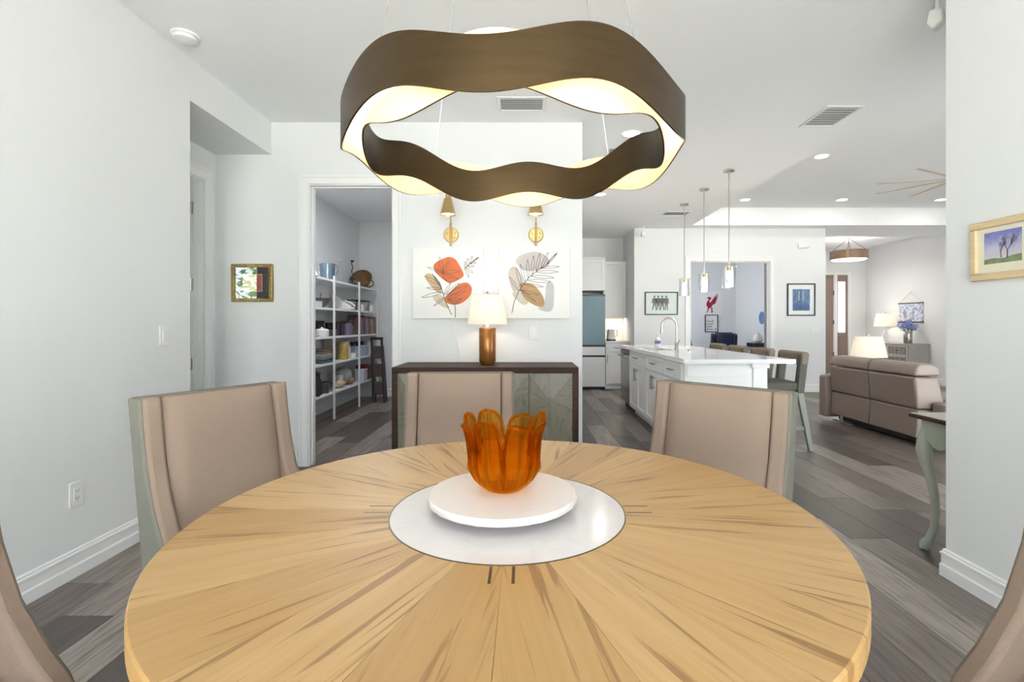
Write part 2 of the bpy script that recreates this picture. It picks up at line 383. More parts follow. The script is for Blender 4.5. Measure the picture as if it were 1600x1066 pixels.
# casings, jambs, doors
def casing_y(m, x0, x1, h, y, s=-1, w=.075):      # opening in a wall of constant y, room side s
    a, b = sorted((y, y+s*.014)); p, q = sorted((y, y+s*.022))
    m.box(x0-w,x0+.004,a,b,0,h+w).box(x1-.004,x1+w,a,b,0,h+w).box(x0+.004,x1-.004,a,b,h-.004,h+w)
    m.box(x0-w-.012,x0-w+.010,p,q,0,h+w+.012).box(x1+w-.010,x1+w+.012,p,q,0,h+w+.012).box(x0-w+.010,x1+w-.010,p,q,h+w-.010,h+w+.012)
    return m
def jamb_y(m, x0, x1, h, y0, y1):
    m.box(x0,x0+.015,y0,y1,0,h).box(x1-.015,x1,y0,y1,0,h).box(x0+.015,x1-.015,y0,y1,h-.015,h)
    ym = (y0+y1)/2
    return m.box(x0+.015,x0+.027,ym-.02,ym+.02,0,h-.015).box(x1-.027,x1-.015,ym-.02,ym+.02,0,h-.015).box(x0+.015,x1-.015,ym-.02,ym+.02,h-.027,h-.015)
t1 = struct(jamb_y(casing_y(MB(), -1.889,-1.147,2.447,YB,-1,.06), -1.889,-1.147,2.447,YB-.002,YB+.122), 'trim_1', TRIM, bevel=.003)
tag(MB().box(-1.164,-1.146,YB-.001,YB+.03,.97,1.03).obj('strike_plate', STEEL, t1), None, None)
t2 = struct(jamb_y(casing_y(MB(), 2.984,4.45,2.385,YF,-1,.075), 2.984,4.45,2.385,YF-.002,YF+.122), 'trim_2', TRIM, bevel=.003)
# alcove door opening (wall of constant x)
a = MB(); w = .075; X = -2.69
a.box(X,X+.016,4.10,4.11+w,0,2.44+w).box(X,X+.016,3.23,3.294,0,2.44+w).box(X,X+.016,3.294,4.10,2.436,2.44+w)
a.box(X,X+.024,4.11+w-.010,4.11+w+.012,0,2.44+w+.012).box(X,X+.024,3.23,4.11+w-.01,2.44+w-.01,2.44+w+.012)
a.box(-2.81,X,4.095,4.11,0,2.44).box(-2.81,X,3.29,3.305,0,2.44).box(-2.81,X,3.305,4.095,2.425,2.44)
a.box(-2.765,-2.735,4.083,4.095,0,2.425)
struct(a, 'trim_3', TRIM, bevel=.003)
# den door leaf swung open into the den
d1 = struct(MB().box(-3.62,-2.815,4.10,4.14,.01,2.42), 'door_1', TRIM, bevel=.003)
for z in (.90,1.56,2.20): MB().box(-2.800,-2.768,4.090,4.0948,z-.05,z+.05).cyl((-2.786,4.084,z-.05),.008,.1,10).obj('hinge', STEEL, d1)
MB().cyl((-3.55,4.03,1.0),.025,.07,16,axis='y').obj('door_knob', STEEL, d1)
# office door leaf, open inwards, edge towards the dining room
dl = struct(MB().box(0,.78,-.022,.022,.01,2.36), 'door_2', mat('door_edge_grey', srgb(150,148,148), .5), bevel=.003)
dl.location = (4.425, YF+.14, 0); dl.rotation_euler = (0,0,R(63.3))
for z in (.9,1.53,2.17): MB().box(-.02,.03,-.040,-.022,z-.055,z+.055).cyl((-.015,-.036,z-.06),.011,.12,10).obj('hinge', STEEL, dl)

def baseboard(name, pts, side=1):
    prof = [(0,0),(.018,0),(.018,.055),(.013,.064),(.013,.104),(.017,.107),(.017,.117),(.010,.121),(.010,.129),(.004,.135),(0,.135)]
    m = MB(); n = len(prof); pts = [Vector((*p,0)) for p in pts]; vs = []
    for i, p in enumerate(pts):
        ds = []
        if i > 0: ds.append((pts[i]-pts[i-1]).normalized())
        if i < len(pts)-1: ds.append((pts[i+1]-pts[i]).normalized())
        ns = [Vector((-d.y,d.x,0))*side for d in ds]
        nn = ns[0] if len(ns) == 1 else (ns[0]+ns[1])/(1+ns[0].dot(ns[1]))
        for d, z in prof: q = p+nn*d; vs.append((q.x,q.y,z))
    fs = [(i*n+k, i*n+(k+1)%n, (i+1)*n+(k+1)%n, (i+1)*n+k) for i in range(len(pts)-1) for k in range(n)]
    fs += [tuple(range(n)), tuple(range((len(pts)-1)*n, len(pts)*n))]
    return struct(m.add(vs, fs), name, TRIM)
baseboard('baseboard_left', [(-2.205,-1.3),(-2.205,3.225),(-2.685,3.225)], -1)
baseboard('baseboard_right', [(2.05,-1.3),(2.05,2.4),(3.1,2.4)], 1)
baseboard('baseboard_back', [(-2.69,YB),(-1.97,YB)], -1)
baseboard('baseboard_pier', [(-1.07,YB),(.487,YB)], -1)
baseboard('baseboard_far', [(1.97,YF),(2.89,YF)], -1)
baseboard('baseboard_foyer', [(4.55,YF),(5.454,YF),(5.454,12.04)], -1)
baseboard('baseboard_pantry', [(-2.855,8.35),(-2.855,YB+.13)], 1)
baseboard('baseboard_pantry_back', [(-2.84,8.4),(-.9,8.4)], -1)
baseboard('baseboard_great_room', [(8.33,12.04),(8.33,2.45)], -1)
baseboard('baseboard_office', [(2.43,12.5),(5.33,12.5),(5.334,9.1)], -1)

# front door with sidelight at the end of the foyer
DOORBR = mat('taupe_door_paint', srgb(134,116,107), .45)
FROST = mat('frosted_glass', (.9,.92,.95,1), .35); FROST.node_tree.nodes['Principled BSDF'].inputs['Transmission Weight'].default_value = .9
fd = struct(MB().box(5.62,5.67,12.03,12.17,0,2.46).box(7.55,7.62,12.03,12.17,0,2.46).box(7.89,7.95,12.03,12.17,0,2.46).box(5.62,7.95,12.03,12.17,2.44,2.50), 'trim_4', TRIM, bevel=.003)
def leaf(name, x0, x1, y, g0, g1, gz0, gz1, hinge):
    m = MB().box(x0,g0,y-.022,y+.022,.01,2.44).box(g1,x1,y-.022,y+.022,.01,2.44).box(g0,g1,y-.022,y+.022,.01,gz0).box(g0,g1,y-.022,y+.022,gz1,2.44)
    p = (x1-x0)*.18
    for z0, z1 in ((.12,.42),(.48,gz0-.1)): m.box(x0+p,x1-p,y-.028,y-.022,z0,z1)
    o = struct(m, name, DOORBR, bevel=.004)
    MB().box(g0,g1,y-.006,y+.006,gz0,gz1).obj('pane', FROST, o)
    if hinge:
        for z in (.5,1.28,2.0): MB().box(x1-.01,x1+.022,y-.034,y-.02,z-.05,z+.05).obj('hinge', DKGREY, o)
    return o
leaf('door_3', 6.55, 7.54, 12.08, 6.75, 7.34, 1.05, 2.25, True)
leaf('door_4', 5.68, 6.54, 12.08, 5.86, 6.36, 1.05, 2.25, False)
leaf('window_4', 7.63, 7.89, 12.08, 7.655, 7.845, 1.04, 2.28, False)
# ------------------------------------------------------------------ dining table
TC = (-.046, 1.26)
table = thing('dining_table', 'round pale wooden dining table of radiating wedges around a white marble disc', 'table', (TC[0],TC[1],0))
TR, MR, TT = .762, .294, .756
NW = 20
prof = [(MR+.002,TT),(TR-.004,TT),(TR,TT-.004),(TR,TT-.042),(TR-.03,TT-.075),(MR+.002,TT-.075)]
wm = MB(); g = R(180/NW)-.0006; K = 6
vs = []
for i in range(K+1):
    a = -g+2*g*i/K
    vs += [(r*math.cos(a), r*math.sin(a), z) for r, z in prof]
n = len(prof)
wm.add(vs, [(i*n+k,(i+1)*n+k,(i+1)*n+(k+1)%n,i*n+(k+1)%n) for i in range(K) for k in range(n)]+[tuple(range(n)),tuple(range(K*n,K*n+n))])
wedge_me = wm.mesh('wedge'); wedge_me.materials.append(TABLEWOOD)
for i in range(NW):
    o = bpy.data.objects.new('wedge', wedge_me); col.objects.link(o); o.parent = table; o.rotation_euler = (0,0,R(360/NW)*(i+.5)-R(90))
INLAY = mat('bronze_inlay', srgb(105,95,82), .35, .8)
for k in range(4):
    for s in (-1,1):
        MB().box(MR+.004,MR+.068,s*.022-.003,s*.022+.003,TT-.002,TT+.0004).obj('inlay_strip', INLAY, table, rot=(0,0,R(90*k)))
MB().lathe([(.0001,TT-.06),(MR-.001,TT-.06),(MR-.001,TT+.0005),(MR-.003,TT+.001),(.0001,TT+.001)], 96).obj('marble_disc', MARBLE, table)
MB().lathe([(MR-.0008,TT-.05),(MR-.0008,TT+.0012),(MR+.0018,TT+.0012),(MR+.0018,TT-.05)], 96).obj('disc_ring', INLAY, table, smooth=True)
MB().lathe([(.0001,.0),(.30,0),(.30,.03),(.27,.05),(.17,.30),(.16,.48),(.24,.66),(.32,TT-.076),(.0001,TT-.076)], 48).obj('pedestal', TABLEWOOD, table, smooth=True)

# marble turntable and bowl
SX, SY = -.060, 1.275
ls = thing('turntable', 'round cream marble turntable board raised on the dining table', 'turntable', (SX,SY,TT+.001))
MB().lathe([(.0001,.022),(.186,.022),(.190,.026),(.191,.036),(.187,.041),(.185,.0411),(.0001,.0411)], 72, fr=lambda a,z: 1+.004*math.sin(23*a)+.003*math.sin(41*a+1)).obj('board', MARBLE2, ls, smooth=True)
MB().lathe([(.0001,0),(.11,0),(.115,.004),(.105,.022),(.0001,.022)], 40).obj('foot', MARBLE2, ls, smooth=True)
def amber():
    m = bpy.data.materials.new('amber_glass'); m.use_nodes = True; nt = m.node_tree; nt.nodes.clear(); L = nt.links.new; N = nt.nodes.new
    t = N('ShaderNodeBsdfTransparent'); t.inputs[0].default_value = (.95,.72,.30,1)
    g = N('ShaderNodeBsdfGlass'); g.inputs['Color'].default_value = (.90,.60,.15,1); g.inputs['Roughness'].default_value = .03; g.inputs['IOR'].default_value = 1.42
    x = N('ShaderNodeMixShader'); x.inputs[0].default_value = .38; o = N('ShaderNodeOutputMaterial')
    L(t.outputs[0], x.inputs[1]); L(g.outputs[0], x.inputs[2]); L(x.outputs[0], o.inputs[0]); return m
AMBER = amber()
NL = 8; NA = 192; NT = 26
def bowl_pt(a, t):
    s_ = abs(math.sin(NL*a/2+.3*math.sin(a*2))); lob = 1-(1-s_)**2.6
    hh = .098+.084*lob+.010*math.sin(3*a+.7)*lob
    z = hh*t
    base = .044+.050*math.sin(min(1,z/.075)*math.pi/2)**.75+.010*max(0,(z-.075))/.1
    r = base*(1+.045*math.cos(NL*2*a)*min(1,z/.03)*(1-.4*t)) + (.010*t**6)*(lob-.25) - .012*(1-lob)*t**3
    return r, z
bm_ = MB(); vs = []
for i in range(NA):
    a = 2*math.pi*i/NA
    for j in range(NT+1):
        r, z = bowl_pt(a, j/NT)
        vs.append((r*math.cos(a), r*math.sin(a), z))
fs = [(i*(NT+1)+j, ((i+1)%NA)*(NT+1)+j, ((i+1)%NA)*(NT+1)+j+1, i*(NT+1)+j+1) for i in range(NA) for j in range(NT)]
fs.append(tuple(i*(NT+1) for i in range(NA-1,-1,-1)))
bm_.add(vs, fs)
bowl = thing('glass_bowl', 'amber art glass bowl with a tall wavy rim of curled lobes', 'bowl', (-.058,1.295,TT+.0425))
bo = bm_.obj('bowl_body', AMBER, bowl, smooth=True); bo.data.shade_smooth()
sm = bo.modifiers.new('thick','SOLIDIFY'); sm.thickness = .006; sm.offset = -1
rim = MB(); pts = []
for i in range(NA+1):
    a = 2*math.pi*i/NA; r, z = bowl_pt(a, 1); pts.append(((r-.002)*math.cos(a), (r-.002)*math.sin(a), z))
rim.tube(pts, .0052, 8, cap=False).obj('rim_bead', AMBER, bowl, smooth=True).data.shade_smooth()
for k in range(NL):
    a = 2*math.pi*k/NL; p0 = bowl_pt(a,1); p1 = bowl_pt(a,.55)
    MB().tube([((r+.002)*math.cos(a+da),(r+.002)*math.sin(a+da),z) for r,z,da in ((p0[0],p0[1],0),((p0[0]+p1[0])/2,(p0[1]+p1[1])/2,.05),(p1[0],p1[1],.02),(bowl_pt(a,.2)[0],bowl_pt(a,.2)[1],0))],[.006,.0055,.005,.002],8).obj('glass_trail', AMBER, bowl, smooth=True).data.shade_smooth()

# ------------------------------------------------------------------ dining chairs (local front is -y, origin under the middle of the back)
def make_chair():
    t = thing('dining_chair', '', 'chair', group='upholstered chairs around the dining table')
    W = .259
    def yb(z): return -.105*(1-min(1,max(0,(z-.42)/.57)))-.0      # rear face leans back towards the top
    MB().box(-.212,.212,-.575,-.12,.395,.495).obj('seat', FABRIC, t, bevel=.035, seg=4)
    MB().box(-.205,.205,-.56,-.10,.34,.395).obj('seat_rail', FABRIC_D, t, bevel=.008)
    # padded inner back
    nu, nv = 14, 18; vs = []; fs = []
    for j in range(nv+1):
        v = j/nv; z = .44+.548*v; yy = yb(z)-.048
        for i in range(nu+1):
            u = i/nu; x = -.200+.400*u
            e = min(1, min(u,1-u)/.12); ez = min(1,(1-v)/.06)
            puff = .018*math.sin(math.pi/2*e)*(.3+.7*math.sin(math.pi/2*ez))
            dent = .020*math.exp(-((z-.60)/.05)**2)*(math.exp(-((x+.11)/.10)**2)+math.exp(-((x-.11)/.10)**2))
            vs.append((x, yy-puff+dent, z))
    for j in range(nv):
        for i in range(nu): fs.append((j*(nu+1)+i, j*(nu+1)+i+1, (j+1)*(nu+1)+i+1, (j+1)*(nu+1)+i))
    m = MB().add(vs, fs)
    # sides, top and rear so the pad is a closed cushion
    nf = len(vs); b = [(x, yb(z)-.012, z) for x, y, z in vs]
    ring = [i for i in range(nu+1)]+[j*(nu+1)+nu for j in range(1,nv+1)]+[nv*(nu+1)+i for i in range(nu-1,-1,-1)]+[j*(nu+1) for j in range(nv-1,0,-1)]
    m2 = [b[i] for i in ring]; base = len(m.v); m.v += m2
    for k in range(len(ring)): m.f.append((ring[k], ring[(k+1)%len(ring)], base+(k+1)%len(ring), base+k))
    m.f.append(tuple(base+k for k in range(len(ring)-1,-1,-1)))
    m.obj('back_cushion', FABRIC, t, smooth=True).data.shade_smooth()
    fr = [(-.068,.992),(-.080,.90),(-.100,.78),(-.134,.66),(-.184,.56),(-.222,.50),(-.245,.44),(-.25,.34)]
    for s in (-1,1):
        poly = [(y,z) for y,z in fr]+[(-.10,.34),(-.092,.44),(-.004,.992)]
        wg = MB().prism(poly, s*.204, s*W, 'yz').obj('wing', FABRIC, t, bevel=.012, seg=3)
        po = [(y+.016,z-.003) for y,z in fr]+[(-.085,.337),(-.075,.44),(.012,.989)]
        MB().prism(po, s*(W-.004), s*(W+.007), 'yz').obj('side_panel', FABRIC_D, t, bevel=.003)
        MB().tube([(s*(W+.002), y+.012, z) for y,z in fr], .0035, 6).obj('piping', FABRIC_D, wg)
    MB().prism([(-.012,.992),(.012,.992),(-.075,.44),(-.085,.337),(-.105,.337),(-.104,.44)], -W+.002, W-.002, 'yz').obj('back_panel', FABRIC_D, t, bevel=.004)
    for x, y in ((-.18,-.51),(.18,-.51),(-.18,-.14),(.18,-.14)):
        k = .03 if y > -.3 else 0
        MB().taper(x-.014,x+.014,y-.014+k,y+.014+k,0,x-.024,x+.024,y-.024,y+.024,.345).obj('leg', WALNUT, t, bevel=.003)
    return t
chair = make_chair()
spots = [((-1.165,1.828),(.896,-.444),'beige wingback dining chair beside the plain wall with the outlet'),
         ((-.327,2.47),(.05,-1),'beige wingback dining chair in front of the dark sideboard'),
         ((.775,1.93),(-.72,-.69),'beige wingback dining chair in front of the kitchen island'),
         ((1.075,.744),(-.985,.15),'beige wingback dining chair beside the wall with the tree picture'),
         ((-1.130,.742),(.985,.15),'beige wingback dining chair by the plain wall, back towards the glass doors')]
for i, (p, f, lab) in enumerate(spots):
    c_ = chair if i == 0 else dup(chair)
    c_.location = (p[0],p[1],0); c_.rotation_euler = (0,0,face_dir(*f)); c_['label'] = lab

# ------------------------------------------------------------------ chandelier
CX, CY, CZ = -.030, 1.262, 1.700
ch = thing('ring_chandelier', 'wavy double-band bronze ring chandelier glowing warm inside, hung over the dining table', 'chandelier', (CX,CY,CZ))
def wave(phi, sgn): return sgn*.0195*math.cos(6*(phi-R(5)))
def band(r0, r1, sgn, half=.050, n=180, z_in=0):
    vs = []; fs = []
    for i in range(n):
        ph = 2*math.pi*i/n; w = wave(ph, sgn)
        x, y = math.sin(ph), math.cos(ph)
        vs += [(r0*x,r0*y,w-half),(r1*x,r1*y,w-half),(r1*x,r1*y,w+half),(r0*x,r0*y,w+half)]
    for i in range(n):
        j = (i+1) % n
        fs += [(i*4+k, j*4+k, j*4+(k+1)%4, i*4+(k+1)%4) for k in range(4)]
    return MB().add(vs, fs)
ob_ = band(.4150,.4180,-1).obj('outer_band', BRONZE, ch, smooth=True)
band(.4134,.4150,-1,.0495).obj('leaf_lining', GOLDLEAF, ob_, smooth=True)
ib_ = band(.3680,.3710,1).obj('inner_band', BRONZE, ch, smooth=True)
band(.3710,.3726,1,.0495).obj('leaf_lining', GOLDLEAF, ib_, smooth=True)
LED = emit('led_strip_glow', (1,.83,.58,1), 4.0)
MB().lathe([(.3745,-.006),(.4115,-.006),(.4115,.006),(.3745,.006),(.3745,-.006)], 120).obj('led_strip', LED, ch, smooth=True)
for ph in (45,135,225,315):
    x, y = math.sin(R(ph+3)), math.cos(R(ph+3))
    MB().tube([(.393*x,.393*y,.0),(.11*x,.11*y,H-CZ-.03)], .0011, 6).obj('suspension_wire', STEEL, ch)
MB().lathe([(.0001,H-CZ-.035),(.13,H-CZ-.035),(.135,H-CZ-.03),(.135,H-CZ),(.0001,H-CZ)], 40).obj('ceiling_canopy', BRONZE, ch, smooth=True)

# ------------------------------------------------------------------ sideboard
SB0, SB1, SBY0, SBY1, SBH = -1.018, .398, 3.72, 4.235, .905
sb = thing('sideboard', 'dark walnut sideboard with faceted grey-green wood doors', 'sideboard', ((SB0+SB1)/2,SBY0,0))
w2 = (SB1-SB0)/2; dp = SBY1-SBY0; T = .045
MB().box(-w2,w2,0,dp,SBH-T,SBH).obj('top', WALNUT, sb, bevel=.003)
for s in (-1,1): MB().box(*sorted((s*w2,s*(w2-T))),0,dp,.0,SBH-T).obj('side_panel', WALNUT, sb, bevel=.003)
MB().box(-w2+T,w2-T,0,dp,.10,.10+T).obj('bottom', WALNUT, sb, bevel=.003)
MB().box(-w2+T,w2-T,dp-.01,dp,.10+T,SBH-T).box(-w2+T,w2-T,.05,dp-.01,.10+T,.16).obj('back', WALNUT, sb)
FAC = [wood('facet_veneer_%d' % i, [(.2,srgb(*a)),(.8,srgb(*b))], srgb(70,66,56), st, 5, .4, .05, rnd=.3, smix=.5) for i,(a,b,st) in enumerate((
    ((102,99,85),(130,127,111),(1,10,10)), ((102,99,85),(130,127,111),(10,10,1)), ((102,99,85),(130,127,111),(8,3,1)), ((102,99,85),(130,127,111),(3,8,3))))]
dw = (2*w2-2*T)/4; dh = SBH-2*T-.10
for k in range(4):
    x0 = -w2+T+k*dw+.0015; dd = thing_door = MB().box(0,dw-.003,.012,.03,0,dh-.003).obj('door', WALNUT, sb, loc=(x0,0,.10+T+.0015))
    W_, H_ = dw-.003, dh-.003
    mir = k % 2 == 0
    P = [(0,0),(W_,0),(W_,.30*H_),(W_,.62*H_),(W_,H_),(.45*W_,H_),(0,H_),(0,.80*H_),(0,.45*H_),(.5*W_,0)]
    A = (.50*W_,.70*H_); B = (.42*W_,.26*H_)
    tris = [(A,P[4],P[5]),(A,P[5],P[6]),(A,P[6],P[7]),(A,P[7],P[8]),(A,P[3],P[4]),(A,P[2],P[3]),(A,P[8],B),(A,B,P[2]),(B,P[8],P[0]),(B,P[0],P[9]),(B,P[9],P[1]),(B,P[1],P[2])]
    for q, tr in enumerate(tris):
        cx_ = sum(p[0] for p in tr)/3; cz_ = sum(p[1] for p in tr)/3
        pts = []
        for p in tr:
            hgt = -.032 if p in (A,B) else (.004 if p in (P[5],P[8],P[2]) else -.004)
            a_ = p[0] if not mir else W_-p[0]
            cc = cx_ if not mir else W_-cx_
            pts.append((a_+(cc-a_)*.012, hgt, p[1]+(cz_-p[1])*.012))
        bk = [(p[0],.0118,p[2]) for p in pts]
        MB().add(pts+bk, [(0,1,2),(5,4,3),(0,3,4,1),(1,4,5,2),(2,5,3,0)]).obj('facet', FAC[(q*3+k+q//4) % 4], dd)

# ------------------------------------------------------------------ table lamp on the sideboard
LX, LY = -.315, 4.0
tl = thing('table_lamp', 'lit table lamp with white drum shade and amber brown cylinder base on the sideboard', 'lamp', (LX,LY,SBH))
LBASE = mat('bronze_glaze', srgb(150,98,46), .22, .55, noise=.12, nscale=9, stretch=(6,6,1))
MB().lathe([(.0001,0),(.05,0),(.056,.006),(.066,.026),(.069,.034),(.069,.292),(.066,.297),(.0001,.297)], 10).obj('base', LBASE, tl, bevel=.003)
MB().lathe([(.0001,.297),(.055,.297),(.035,.318),(.012,.33),(.012,.36),(.0001,.36)], 24).obj('neck', GLASS, tl, smooth=True)
MB().lathe([(.163,.325),(.125,.56),(.1235,.559),(.1615,.326),(.163,.325)], 40).obj('lamp_shade', SHADE, tl, smooth=True)
MB().lathe([(.0001,.555),(.004,.555),(.004,.575),(.012,.577),(.008,.592),(.0001,.595)], 16).obj('finial', STEEL, tl, smooth=True)
MB().tube([(0,0,.36),(0,0,.555)], .003, 6).tube([(-.12,0,.555),(.12,0,.555)],.002,6).obj('harp', STEEL, tl)
bulb_ = MB().ball((0,0,.43), .03).obj('bulb', BULB, tl, smooth=True)
solo(MB().tube([(-.56,4.24,.909),(-.58,4.243,1.0),(-.615,4.247,1.18),(-.64,4.248,1.30)], .0035, 6), 'power_cord', PLASTIC, 'thin white cord on the wall above the sideboard, left of the lamp', 'cord')

# ------------------------------------------------------------------ wall sconces
def make_sconce(ex):
    t = thing('wall_sconce', '', 'sconce', group='brass swing-arm sconces over the canvases')
    MB().lathe([(.0001,0),(.064,0),(.064,-.012),(.058,-.018),(.0001,-.018)], 40, axis='y').obj('backplate', BRASS, t, smooth=True)
    for x, z in ((-.034,.012),(.036,.012),(.030,-.026)): MB().lathe([(.0001,-.018),(.0055,-.018),(.004,-.022),(.0001,-.022)],12,(x,0,z),'y').obj('screw', DKGREY, t)
    MB().cyl((0,-.035,-.10),.009,.20,16).cyl((0,-.035,0),.007,.035,12,axis='y').obj('stem', BRASS, t, smooth=True)
    MB().tube([(0,-.035,.08),(ex*.4,-.10,.32),(ex*.7,-.20,.46)],.005,8).obj('lower_arm', BRASS, t, smooth=True)
    MB().tube([(ex*.7,-.20,.46),(ex,-.30,.36),(ex,-.34,.27)],.005,8).obj('upper_arm', BRASS, t, smooth=True)
    MB().ball((ex*.7,-.20,.46),.012).obj('joint', BRASS, t, smooth=True)
    sh = MB().lathe([(.0001,.275),(.020,.275),(.021,.232),(.030,.228),(.062,.10),(.0605,.10),(.028,.224),(.0001,.226)], 36, (ex,-.34,0)).obj('lamp_shade', BRASS, t, smooth=True)
    MB().lathe([(.0001,.112),(.057,.112),(.057,.116),(.0001,.116)], 30, (ex,-.34,0)).obj('diffuser', emit('sconce_glow',(1,.93,.82,1),8), sh)
    return t
sc = make_sconce(.025); sc.location = (-.647,YB,2.003); sc['label'] = 'brass swing-arm wall sconce above the canvas of orange leaves'
sc2 = make_sconce(-.009); sc2.location = (.085,YB,2.003); sc2['label'] = 'brass swing-arm wall sconce above the canvas of grey and tan leaves'
for s_, ex in ((sc,.025), (sc2,-.009)):
    lightobj('sconce_light', 'SPOT', (ex,-.34,.105), LAMP['sconce'], s_, (1,.86,.68), spot_size=R(120), spot_blend=.6, shadow_soft_size=.05)
lightobj('lamp_light', 'POINT', (0,0,.43), LAMP['table'], tl, (1,.84,.64), shadow_soft_size=.035)

# ------------------------------------------------------------------ canvases
INK = mat('ink_line', (.05,.04,.04,1), .8)
CANV = mat('canvas_white', (.84,.84,.82,1), .85, bump=.1, bscale=600)
def canvas(x0, label, ox, blobs, stems, leaves):
    S = .61; t = thing('canvas_print', label, 'canvas', (x0,YB,1.28), group='pair of leaf canvases')
    MB().box(0,S,-.035,-.001,0,S).obj('canvas', CANV, t, bevel=.003)
    cv = lambda p: ((p[0]-ox)/533*S, S-(p[1]-85)/533*S)
    for i, (c_, pts) in enumerate(blobs):
        MB().prism(smooth_poly([cv(p) for p in pts]), -.0354-.0003*i, -.0345, 'xz').obj('painted_shape', mat('paint_%d_%d' % (ox,i), srgb(*[q*.86 for q in c_]), .85, noise=.05, nscale=20), t)
    y = -.0354-.0003*len(blobs)-.0003
    m = MB()
    for s in stems: m.ribbon([cv(p) for p in s], .0052, y)
    for a, b, w in leaves:
        dx, dy = b[0]-a[0], b[1]-a[1]; mx, my = (a[0]+b[0])/2, (a[1]+b[1])/2
        for s in (-1,1): m.ribbon([cv(p) for p in bez(a, (mx-dy*w*s, my+dx*w*s), b)], .0034, y)
    m.obj('line_drawing', INK, t)
canvas(-.976, 'square white canvas with orange blobs and line-drawn leaves above the sideboard', 125,
  [((214,186,150),[(225,280),(265,278),(330,350),(350,420),(320,430),(265,380),(215,310)]),
   ((226,214,190),[(270,440),(350,440),(380,500),(410,545),(360,535),(290,490)]),
   ((196,104,62),[(405,152),(450,170),(480,220),(512,280),(505,310),(420,355),(380,345),(300,280),(278,225),(300,195),(360,165)]),
   ((204,112,72),[(520,342),(560,360),(575,400),(560,450),(500,505),(430,517),(375,500),(360,465),(400,430),(455,370)])],
  [[(270,280),(325,350),(350,410),(370,480),(395,540),(420,590)],[(447,610),(447,540),(442,500)],[(515,245),(560,205),(620,160)],[(350,270),(360,310),(405,355)]],
  [((350,270),(330,155),.22),((352,270),(398,188),.2),((350,270),(480,265),.18),((355,280),(470,320),.16),((350,275),(238,232),.14),
   ((335,365),(215,300),.16),((345,395),(232,388),.16),((352,420),(195,460),.14),((365,460),(285,525),.14),((345,390),(290,300),.16),((360,440),(415,350),.14),((375,440),(480,350),.14),((380,450),(540,370),.14),((385,470),(530,410),.12),((390,480),(500,470),.16),((435,515),(400,470),.2),((450,515),(490,470),.2),
   ((520,240),(520,190),.22),((535,228),(540,165),.22),((555,208),(575,150),.22),((575,195),(625,158),.2),((540,228),(590,225),.22),((560,208),(605,200),.22),((530,240),(580,275),.25),((520,245),(550,310),.2)])
canvas(-.233, 'square white canvas with grey and tan blobs and one long line-drawn leaf above the sideboard', 775,
  [((214,206,206),[(1045,110),(1110,130),(1160,180),(1150,225),(1080,255),(960,268),(890,190),(930,140)]),
   ((226,214,205),[(840,255),(895,212),(950,300),(965,370),(960,430),(890,440),(850,340)]),
   ((226,222,208),[(865,420),(935,400),(1005,500),(960,522),(895,470)]),
   ((220,220,220),[(1130,338),(1182,345),(1190,400),(1186,555),(1130,572),(1055,540),(1110,530),(1122,450)]),
   ((184,150,110),[(918,352),(1010,348),(1060,385),(1115,460),(1115,532),(1060,530),(960,470),(935,400)])],
  [[(872,577),(890,490),(925,410),(960,360),(1000,310),(1060,260),(1130,215),(1212,125)]],
  [((925,410),(852,305),.14),((945,380),(905,235),.14),((970,345),(935,210),.14),((995,315),(990,175),.15),((1025,288),(1035,145),.15),((1055,262),(1082,130),.15),((1090,240),(1145,120),.15),((1130,215),(1212,125),.13),
   ((930,405),(1075,440),.12),((960,360),(1110,380),.12),((985,330),(1165,342),.12),((1015,300),(1190,312),.12),((1050,268),(1222,268),.12),((1090,240),(1230,228),.12),((935,400),(1050,490),.1)])

# switch plates
def plate(name, label, loc, rz, w=.075, h=.12, kind='rocker', n=1):
    t = thing(name, label, 'wall plate', loc, rz)
    MB().box(-w/2,w/2,-.006,0,-h/2,h/2).obj('cover', PLASTIC, t, bevel=.003)
    for i in range(n):
        cx = (i-(n-1)/2)*.045
        if kind == 'rocker': MB().box(cx-.017,cx+.017,-.010,-.006,-.034,.034).obj('rocker', WHITE, t, bevel=.002)
        else:
            MB().box(cx-.017,cx+.017,-.009,-.006,-.035,.035).obj('socket', WHITE, t, bevel=.002)
            for z in (-.018,.018):
                MB().box(cx-.008,cx-.0055,-.0096,-.009,z-.005,z+.005).box(cx+.0055,cx+.008,-.0096,-.009,z-.005,z+.005).cyl((cx,-.0096,z-.010),.0022,.0006,8,axis='y').obj('slots', DKGREY, t)
    return t
plate('light_switch', 'white rocker light switch on the plain wall beside the alcove', (-2.205,2.99,1.16), R(90))
plate('wall_outlet', 'white wall outlet low on the plain wall', (-2.205,2.405,.40), R(90), kind='socket')
plate('night_light', 'white plug-in plate on the wall right of the sideboard lamp', (.066,YB,1.158), 0)
plate('pantry_switch', 'double switch plate on the pantry wall behind the step ladder', (-2.42,8.4,1.15), 0, .13, .12, n=2)
plate('light_switch', 'wide light switch plate under the blue forest picture', (5.26,YF,1.11), 0, .16, .12, n=3)

